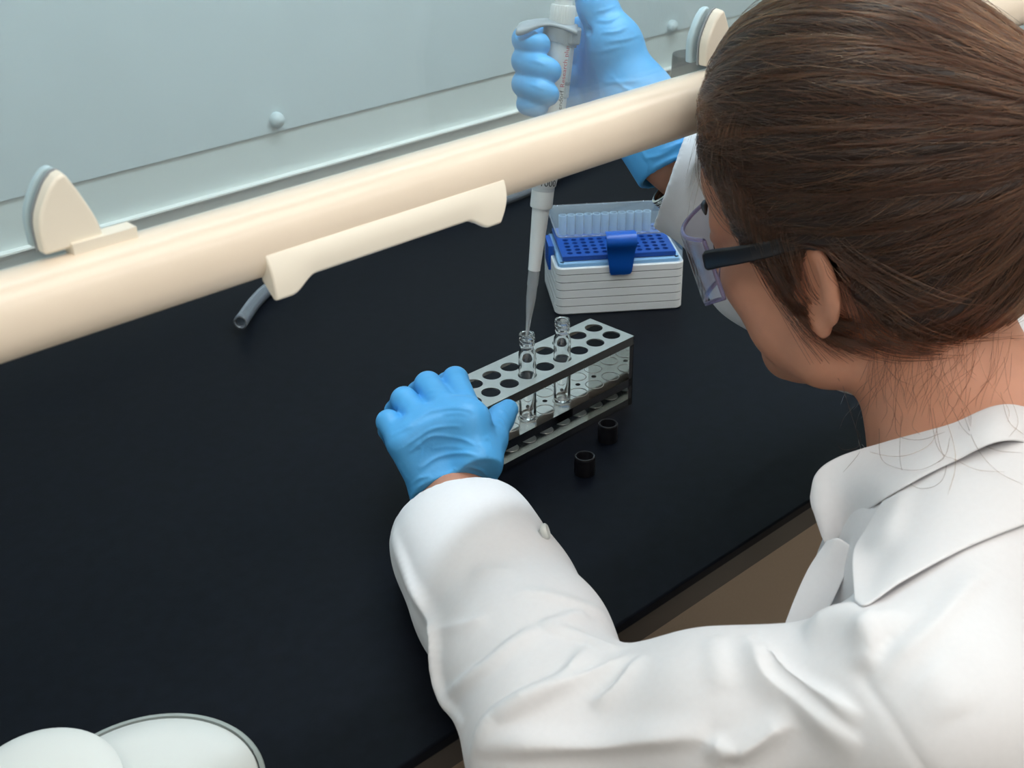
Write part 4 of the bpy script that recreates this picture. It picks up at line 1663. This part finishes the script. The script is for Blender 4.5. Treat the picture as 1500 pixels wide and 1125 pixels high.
fl = [[P3(1301, 722, 4), P4(1268, 776, 740), P4(1249, 812, 722), P4(1252, 882, 692)],
      [P3(1322, 710, 4), P4(1297, 775, 716), P4(1284, 825, 698), P4(1270, 887, 680)],
      [P3(1347, 697, 3), P3(1337, 760, 5), P3(1330, 805, 7), P3(1322, 852, 12)],
      [P3(1394, 673, 3), P3(1401, 720, 4), P3(1406, 765, 4), P3(1411, 805, 4)],
      [P3(1492, 640, 3), P3(1495, 680, 3.5), P3(1498, 725, 3.5), P3(1501, 769, 3)],
      [P3(1600, 605, 3), P3(1602, 650, 3.5), P3(1604, 695, 3.5), P3(1606, 735, 3)]]
sheet('lapel', fl, coat_o, 60, 20)
# front edge hanging open below the collar
d3 = hit(1236, 850, 790)
pk = [[at(1212, 792, d3 + 14), at(1186, 830, d3 + 14), at(1166, 872, d3 + 8), at(1149, 916, d3 + 2)],
      [at(1228, 788, d3 + 6), at(1208, 835, d3 + 6), at(1190, 875, d3 + 2), at(1172, 920, d3 - 4)],
      [at(1248, 800, d3 + 2), at(1240, 835, d3 + 2), at(1226, 868, d3 - 2), at(1208, 905, d3 - 6)]]
sheet('front_placket', pk, coat_o, 24, 20)
# cuff button and thread knot on the left sleeve
bq = at(794, 780, hit(778, 781, 900) + 8)
MB().lathe([(0, -2), (2, -2), (2, 0), (4.4, 0), (5.4, .9), (5.4, 3.4), (4.4, 4.4), (2.5, 3.6), (0, 3.6)], bq, (CR * .93 + CU * .3 - CF * .2), 28).obj('cuff_button', M['white'], coat_o, angle=50)

# legs and stool
def build_legs():
    f = Field((450, -440, -900), (930, 240, -240), 8)
    f.cone((690, -315, -330), (690, -300, -370), 120, 120, 20)
    for sx in (-1, 1):
        k_ = (690 + sx * 110, 90, -375)
        f.chain([(690 + sx * 75, -290, -370), k_, (690 + sx * 105, 60, -800)], [78, 58, 42], 24)
    return f.mesh(2)


lg = build_legs().obj('trousers', M['trousers'], person, 0)
for sx in (-1, 1):
    f = Field((690 + sx * 105 - 60, -10, -905), (690 + sx * 105 + 60, 240, -760), 5)
    f.chain([(690 + sx * 105, 55, -860), (690 + sx * 108, 110, -868), (690 + sx * 112, 180, -874)], [38, 36, 30], 14)
    f.plane_cut((0, 0, -898), (0, 0, -1))
    f.mesh(2).obj('shoe', M['seat'], person, 0)
stool = thing('lab_stool', 'black lab stool under the seated person', 'stool', (690, -310, RZ0))
MB().lathe([(0, -540), (150, -540), (185, -532), (190, -516), (182, -504), (150, -499), (0, -497)], (690, -310, 0), n=48).obj('seat', M['seat'], stool)
MB().lathe([(24, -540), (24, -860), (40, -862), (40, -880), (0, -880)][::-1], (690, -310, 0), n=24).obj('pole', M['steel'], stool, angle=40)
for a in range(5):
    t_ = 2 * math.pi * a / 5 + .4
    u_ = np.array([math.cos(t_), math.sin(t_), 0])
    c_ = np.array([690, -310, 0.])
    MB().tube([c_ + u_ * 30 + [0, 0, -868], c_ + u_ * 150 + [0, 0, -876], c_ + u_ * 260 + [0, 0, -884]], [20, 17, 15], 10).obj('base_leg', M['seat'], stool)
# ------------------------------------------------------------------ safety glasses
gls = bpy.data.objects.new('safety_glasses', None)
COL.objects.link(gls)
gls.parent = person
gls.location = Vector(wm(hd(0, 95, 10)) - base_of(person))
gls['label'] = 'clear wraparound safety glasses with black temples'


def visor(t, v):
    """t -1..1 round the face, v 0..1 from lower to upper edge"""
    a = t * math.radians(88)
    at_ = abs(t)
    zt = 29 - 3 * at_
    nose = max(0, 1 - at_ / .22)
    zb = -24 + 22 * nose + 9 * max(0, at_ - .72) / .28
    z = zb + (zt - zb) * v
    x = 72 * math.sin(a) / math.sin(math.radians(88))
    y = 66 + 43 * max(0, math.cos(a)) ** .6 - (1 - v) * 7
    return hd(x, y, z)


nt_, nv_ = 72, 14
for nm, t0, t1 in (('lens', -1, -.0), ('lens', .0, 1)):
    V = [visor(t, v) for t in np.linspace(t0, t1, nt_ // 2) for v in np.linspace(0, 1, nv_)]
    F = [(i * nv_ + j, (i + 1) * nv_ + j, (i + 1) * nv_ + j + 1, i * nv_ + j + 1) for i in range(nt_ // 2 - 1) for j in range(nv_ - 1)]
    o = mesh_obj(nm, V, F, M['lens'], gls)
    s_ = o.modifiers.new('solid', 'SOLIDIFY')
    s_.thickness = .0018
rim_ = [visor(t, 1) for t in np.linspace(-1, 1, 60)] + [visor(1, v) for v in np.linspace(.9, .1, 8)] + [visor(t, 0) for t in np.linspace(1, -1, 60)] + [visor(-1, v) for v in np.linspace(.1, .9, 8)]
MB().tube(rim_ + rim_[:1], 1.5, 8, cap=False).obj('lens_rim', M['lensrim'], gls)
for sx in (-1, 1):
    P = curve3([hd(sx * 75, 72, 13), hd(sx * 79, 58, 17), hd(sx * 84, 38, 22), hd(sx * 87.5, 14, 28), hd(sx * 84, -8, 32), hd(sx * 77, -30, 24)], 30)
    V, F = [], []
    upv = HR[:, 2]
    sdv = HR[:, 0] * sx
    for i, p in enumerate(P):
        u = i / 29
        hh = 7.2 - 2.8 * u
        if i == 0:
            hh = 5.4
        for k in range(12):
            a = 2 * math.pi * k / 12
            ca, sa = math.cos(a), math.sin(a)
            V.append(p + sdv * 1.9 * math.copysign(abs(ca) ** .5, ca) + upv * hh * math.copysign(abs(sa) ** .5, sa))
    for i in range(29):
        for k in range(12):
            l = (k + 1) % 12
            F.append((i * 12 + k, i * 12 + l, (i + 1) * 12 + l, (i + 1) * 12 + k))
    F += [tuple(range(11, -1, -1)), tuple(29 * 12 + k for k in range(12))]
    mesh_obj('temple', V, F, M['strap'], gls, recalc=True)

# ------------------------------------------------------------------ hair strands
hm = bpy.data.materials.new('hair_strand')
hm.use_nodes = True
nt = hm.node_tree
nt.nodes.remove(nt.nodes['Principled BSDF'])
hb = nt.nodes.new('ShaderNodeBsdfHairPrincipled')
hb.parametrization = 'COLOR'
hb.inputs['Color'].default_value = (.085, .034, .016, 1)
hb.inputs['Roughness'].default_value = .22
hb.inputs['Radial Roughness'].default_value = .45
hb.inputs['Random Roughness'].default_value = .3
hi = nt.nodes.new('ShaderNodeHairInfo')
hr_ = nt.nodes.new('ShaderNodeValToRGB')
hr_.color_ramp.elements[0].color = (.007, .0024, .0011, 1)
hr_.color_ramp.elements[1].color = (.032, .0105, .0043, 1)
hr_.color_ramp.elements[1].position = .72
hr_.color_ramp.elements.new(1.0).color = (.13, .050, .020, 1)
nt.links.new(hi.outputs['Random'], hr_.inputs['Fac'])
nt.links.new(hr_.outputs['Color'], hb.inputs['Color'])
nt.links.new(hb.outputs[0], nt.nodes['Material Output'].inputs['Surface'])

hrng = np.random.default_rng(11)
STR, RAD = [], []


def add_strand(P, r):
    STR.append(np.asarray(P, float))
    RAD.append(r)


# combed strands over the whole head, running to the knot
tri_i = hair.F
A3 = np.cross(hair.V[tri_i[:, 1]] - hair.V[tri_i[:, 0]], hair.V[tri_i[:, 2]] - hair.V[tri_i[:, 0]])
ar_ = np.linalg.norm(A3, axis=1)
pick = hrng.choice(len(tri_i), 11000, p=ar_ / ar_.sum())
NS = 13
pos = hair.V[tri_i[pick]].mean(1) + hrng.normal(0, .8, (len(pick), 3))
stp = hrng.uniform(5, 11, len(pick))
lift = np.abs(hrng.normal(0, .8, len(pick))) + .25
wild = hrng.random(len(pick)) < .035
lift[wild] += hrng.uniform(1, 5, wild.sum())
wv = hrng.normal(0, .14, (len(pick), 3))
for i in range(len(pick)):
    p = pos[i]
    path = []
    dprev = None
    for k in range(NS):
        loc, nr, _, _ = hair_tri.find_nearest(Vector(p))
        loc, nr = np.array(loc), np.array(nr)
        arch_ = math.sin(math.pi * min(1, k / (NS - 1))) if wild[i] else 1
        path.append(loc + nr * (lift[i] * arch_ + .1))
        g = BUN - loc
        dist = np.linalg.norm(g)
        if dist < 34:
            break
        d_ = g / dist + wv[i]
        d_ = d_ - nr * (d_ @ nr)
        d_ /= np.linalg.norm(d_) + 1e-9
        if dprev is not None:
            d_ = .6 * d_ + .4 * dprev
            d_ /= np.linalg.norm(d_)
        dprev = d_
        p = loc + d_ * stp[i]
    if len(path) >= 4:
        add_strand(path, .13 if not wild[i] else .09)


def swath(a, b, n, off0, off1, r=.12, jit=2.2, deep=None):
    """loose strands between two guide curves given by photo positions over the surface"""
    def lift_pts(c):
        o = []
        for q in c:
            hh = hit2(q[0], q[1])
            o.append((q[0], q[1], hh))
        return o
    ca, cb = np.array(lift_pts(a)), np.array(lift_pts(b))
    for _ in range(n):
        t0, t1 = np.clip(hrng.random() + hrng.normal(0, .25), -.35, 1.35), 0
        t1 = t0 + hrng.normal(0, .28)
        m_ = len(ca)
        o = hrng.uniform(off0, off1)
        P = []
        jx, jy = hrng.normal(0, jit, 2)
        for q in range(m_):
            t = t0 + (t1 - t0) * q / (m_ - 1)
            x, y, z = ca[q] + (cb[q] - ca[q]) * t
            bow = math.sin(math.pi * q / (m_ - 1))
            P.append(at(x + jx * bow + hrng.normal(0, .6), y + jy * bow + hrng.normal(0, .6), z - o * (.35 + .65 * bow)))
        P = curve3(P, 22)
        k0 = int(hrng.integers(0, 8))
        k1 = 22 - int(hrng.integers(0, 6))
        add_strand(P[k0:k1], r * hrng.uniform(.7, 1.1))


TV, TF = [], []
for V_, F_ in [(coat.V, coat.F), (body.V, body.F), (hair.V, hair.F)] + SHEETS:
    n_ = sum(len(v) for v in TV)
    TV.append(np.asarray(V_))
    TF += [[int(i) + n_ for i in f] for f in F_]
tri2 = BVHTree.FromPolygons([Vector(v) for v in np.vstack(TV)], TF)


def hit2(x, y, d=860.):
    p, n, i, dist = tri2.ray_cast(Vector(CP), Vector(ray(x, y)).normalized())
    return d if p is None else float(proj(np.array(p))[2])


# in front of the ear, down over the cheek and jaw
swath([(1072, 250), (1092, 330), (1132, 412), (1188, 484), (1252, 530)], [(1110, 300), (1122, 362), (1172, 450), (1240, 496), (1322, 508)], 430, .5, 6, jit=5)
swath([(1100, 300), (1120, 370), (1150, 420), (1185, 470), (1225, 500)], [(1150, 330), (1155, 362), (1180, 430), (1230, 470), (1300, 486)], 300, .5, 5, jit=5)
# behind the ear towards the nape
swath([(1195, 352), (1225, 380), (1262, 410), (1330, 452), (1440, 482)], [(1220, 340), (1262, 372), (1330, 410), (1400, 440), (1500, 455)], 120, .5, 4, jit=6)
swath([(1225, 400), (1250, 470), (1262, 500), (1330, 520), (1420, 520)], [(1250, 400), (1290, 440), (1340, 480), (1400, 500), (1490, 500)], 150, .5, 6, jit=8)
# front hairline
swath([(1062, 120), (1040, 200), (1042, 260), (1070, 318), (1110, 352)], [(1110, 100), (1075, 190), (1075, 250), (1100, 310), (1140, 345)], 150, .5, 4, jit=6)
# wisps at the nape
for _ in range(95):
    x = hrng.uniform(1270, 1490)
    y = 470 + hrng.uniform(0, 60)
    L_ = hrng.uniform(40, 120)
    bend = hrng.normal(-8, 22)
    c = [(x, y), (x + bend * .3, y + L_ * .4), (x + bend, y + L_ * .8), (x + bend * 1.2 + hrng.normal(0, 8), y + L_)]
    o = hrng.uniform(1.5, 6)
    add_strand(curve3([at(a_, b_, hit2(a_, b_) - o) for a_, b_ in c], 12), .085)
# single long hairs over the collar and beside the brow
k7 = lambda *p: [(1200 + a * .23112, 540 + b * .23112) for a, b in p]
for c in (k7((240, 400), (250, 460), (255, 530), (150, 660)), k7((120, 490), (160, 515), (240, 500), (260, 440), (240, 380)), k7((380, 380), (390, 560), (480, 625), (640, 640), (790, 560), (830, 430)),
          k7((520, 300), (515, 600), (600, 745), (740, 740), (805, 620), (780, 340)), k7((720, 250), (775, 520), (860, 575), (1000, 640), (1180, 655)), k7((760, 200), (850, 470), (860, 640), (815, 800)),
          k7((840, 250), (930, 400), (1100, 510), (1290, 535)), k7((900, 250), (1000, 500), (1130, 650), (1290, 735)), k7((270, 480), (330, 530), (520, 555), (700, 480), (760, 340)),
          k7((700, 230), (740, 470), (790, 560), (740, 600)), k7((480, 280), (500, 420), (640, 450), (800, 400)), k7((150, 110), (190, 250), (230, 370), (250, 440)), k7((120, 60), (180, 210), (215, 300)),
          k7((590, 120), (620, 240), (590, 360), (640, 420)), k7((960, 120), (930, 260), (880, 330)), k7((1150, 150), (1200, 330), (1298, 420))):
    add_strand(curve3([at(a_, b_, hit2(a_, b_) - 3.5) for a_, b_ in c], 22), .10)
for i in range(16):
    x0, y0 = hrng.uniform(1034, 1052), hrng.uniform(110, 230)
    x1, y1 = x0 - hrng.uniform(8, 46), y0 + hrng.uniform(60, 150)
    c = [(x0 + 14, y0 - 40, 866), (x0, y0, 868), ((x0 + x1) / 2 - 4, (y0 + y1) / 2, 868), (x1, y1, 866)]
    add_strand(curve3([at(*q) for q in c], 14), .07)
for i in range(26):
    t = hrng.random()
    x0, y0 = 1045 + t * 120, 130 - t * 150
    c = [(x0 + 20, y0 + 20, 838), (x0 - hrng.uniform(4, 14), y0 - hrng.uniform(4, 14), 838), (x0 + hrng.uniform(10, 60), y0 - hrng.uniform(8, 24), 834)]
    add_strand(curve3([at(*q) for q in c], 12), .06)

hc = bpy.data.hair_curves.new('hair_strands')
hc.add_curves([len(s_) for s_ in STR])
allp = (np.vstack(STR) * .001 + np.array([0, 0, BENCH]) - base_of(hair_o)).astype(np.float32)
hc.position_data.foreach_set('vector', allp.ravel())
ra_ = hc.attributes.get('radius') or hc.attributes.new('radius', 'FLOAT', 'POINT')
rv = np.concatenate([np.full(len(s_), r) * np.r_[np.linspace(1, 1, len(s_) - 2), .7, .3] for s_, r in zip(STR, RAD)]).astype(np.float32) * .001
ra_.data.foreach_set('value', rv)
hc.materials.append(hm)
hs = bpy.data.objects.new('hair_strands', hc)
COL.objects.link(hs)
hs.parent = hair_o
hs['kind'] = 'stuff'
# ------------------------------------------------------------------ view
w = bpy.data.worlds.new('world')
SC.world = w
w.use_nodes = True
w.node_tree.nodes['Background'].inputs['Color'].default_value = (.8, .9, 1, 1)
w.node_tree.nodes['Background'].inputs['Strength'].default_value = .3
SC.view_settings.view_transform = 'Standard'
SC.view_settings.look = 'None'
SC.view_settings.exposure = 0.0
SC.view_settings.gamma = 1
SC.view_settings.use_curve_mapping = False
SC.cycles.max_bounces = 14
SC.cycles.transparent_max_bounces = 24
SC.cycles.transmission_bounces = 12
SC.cycles.use_denoising = True
SC.cycles.caustics_reflective = False
SC.cycles.caustics_refractive = False
SC.cycles.sample_clamp_indirect = 6
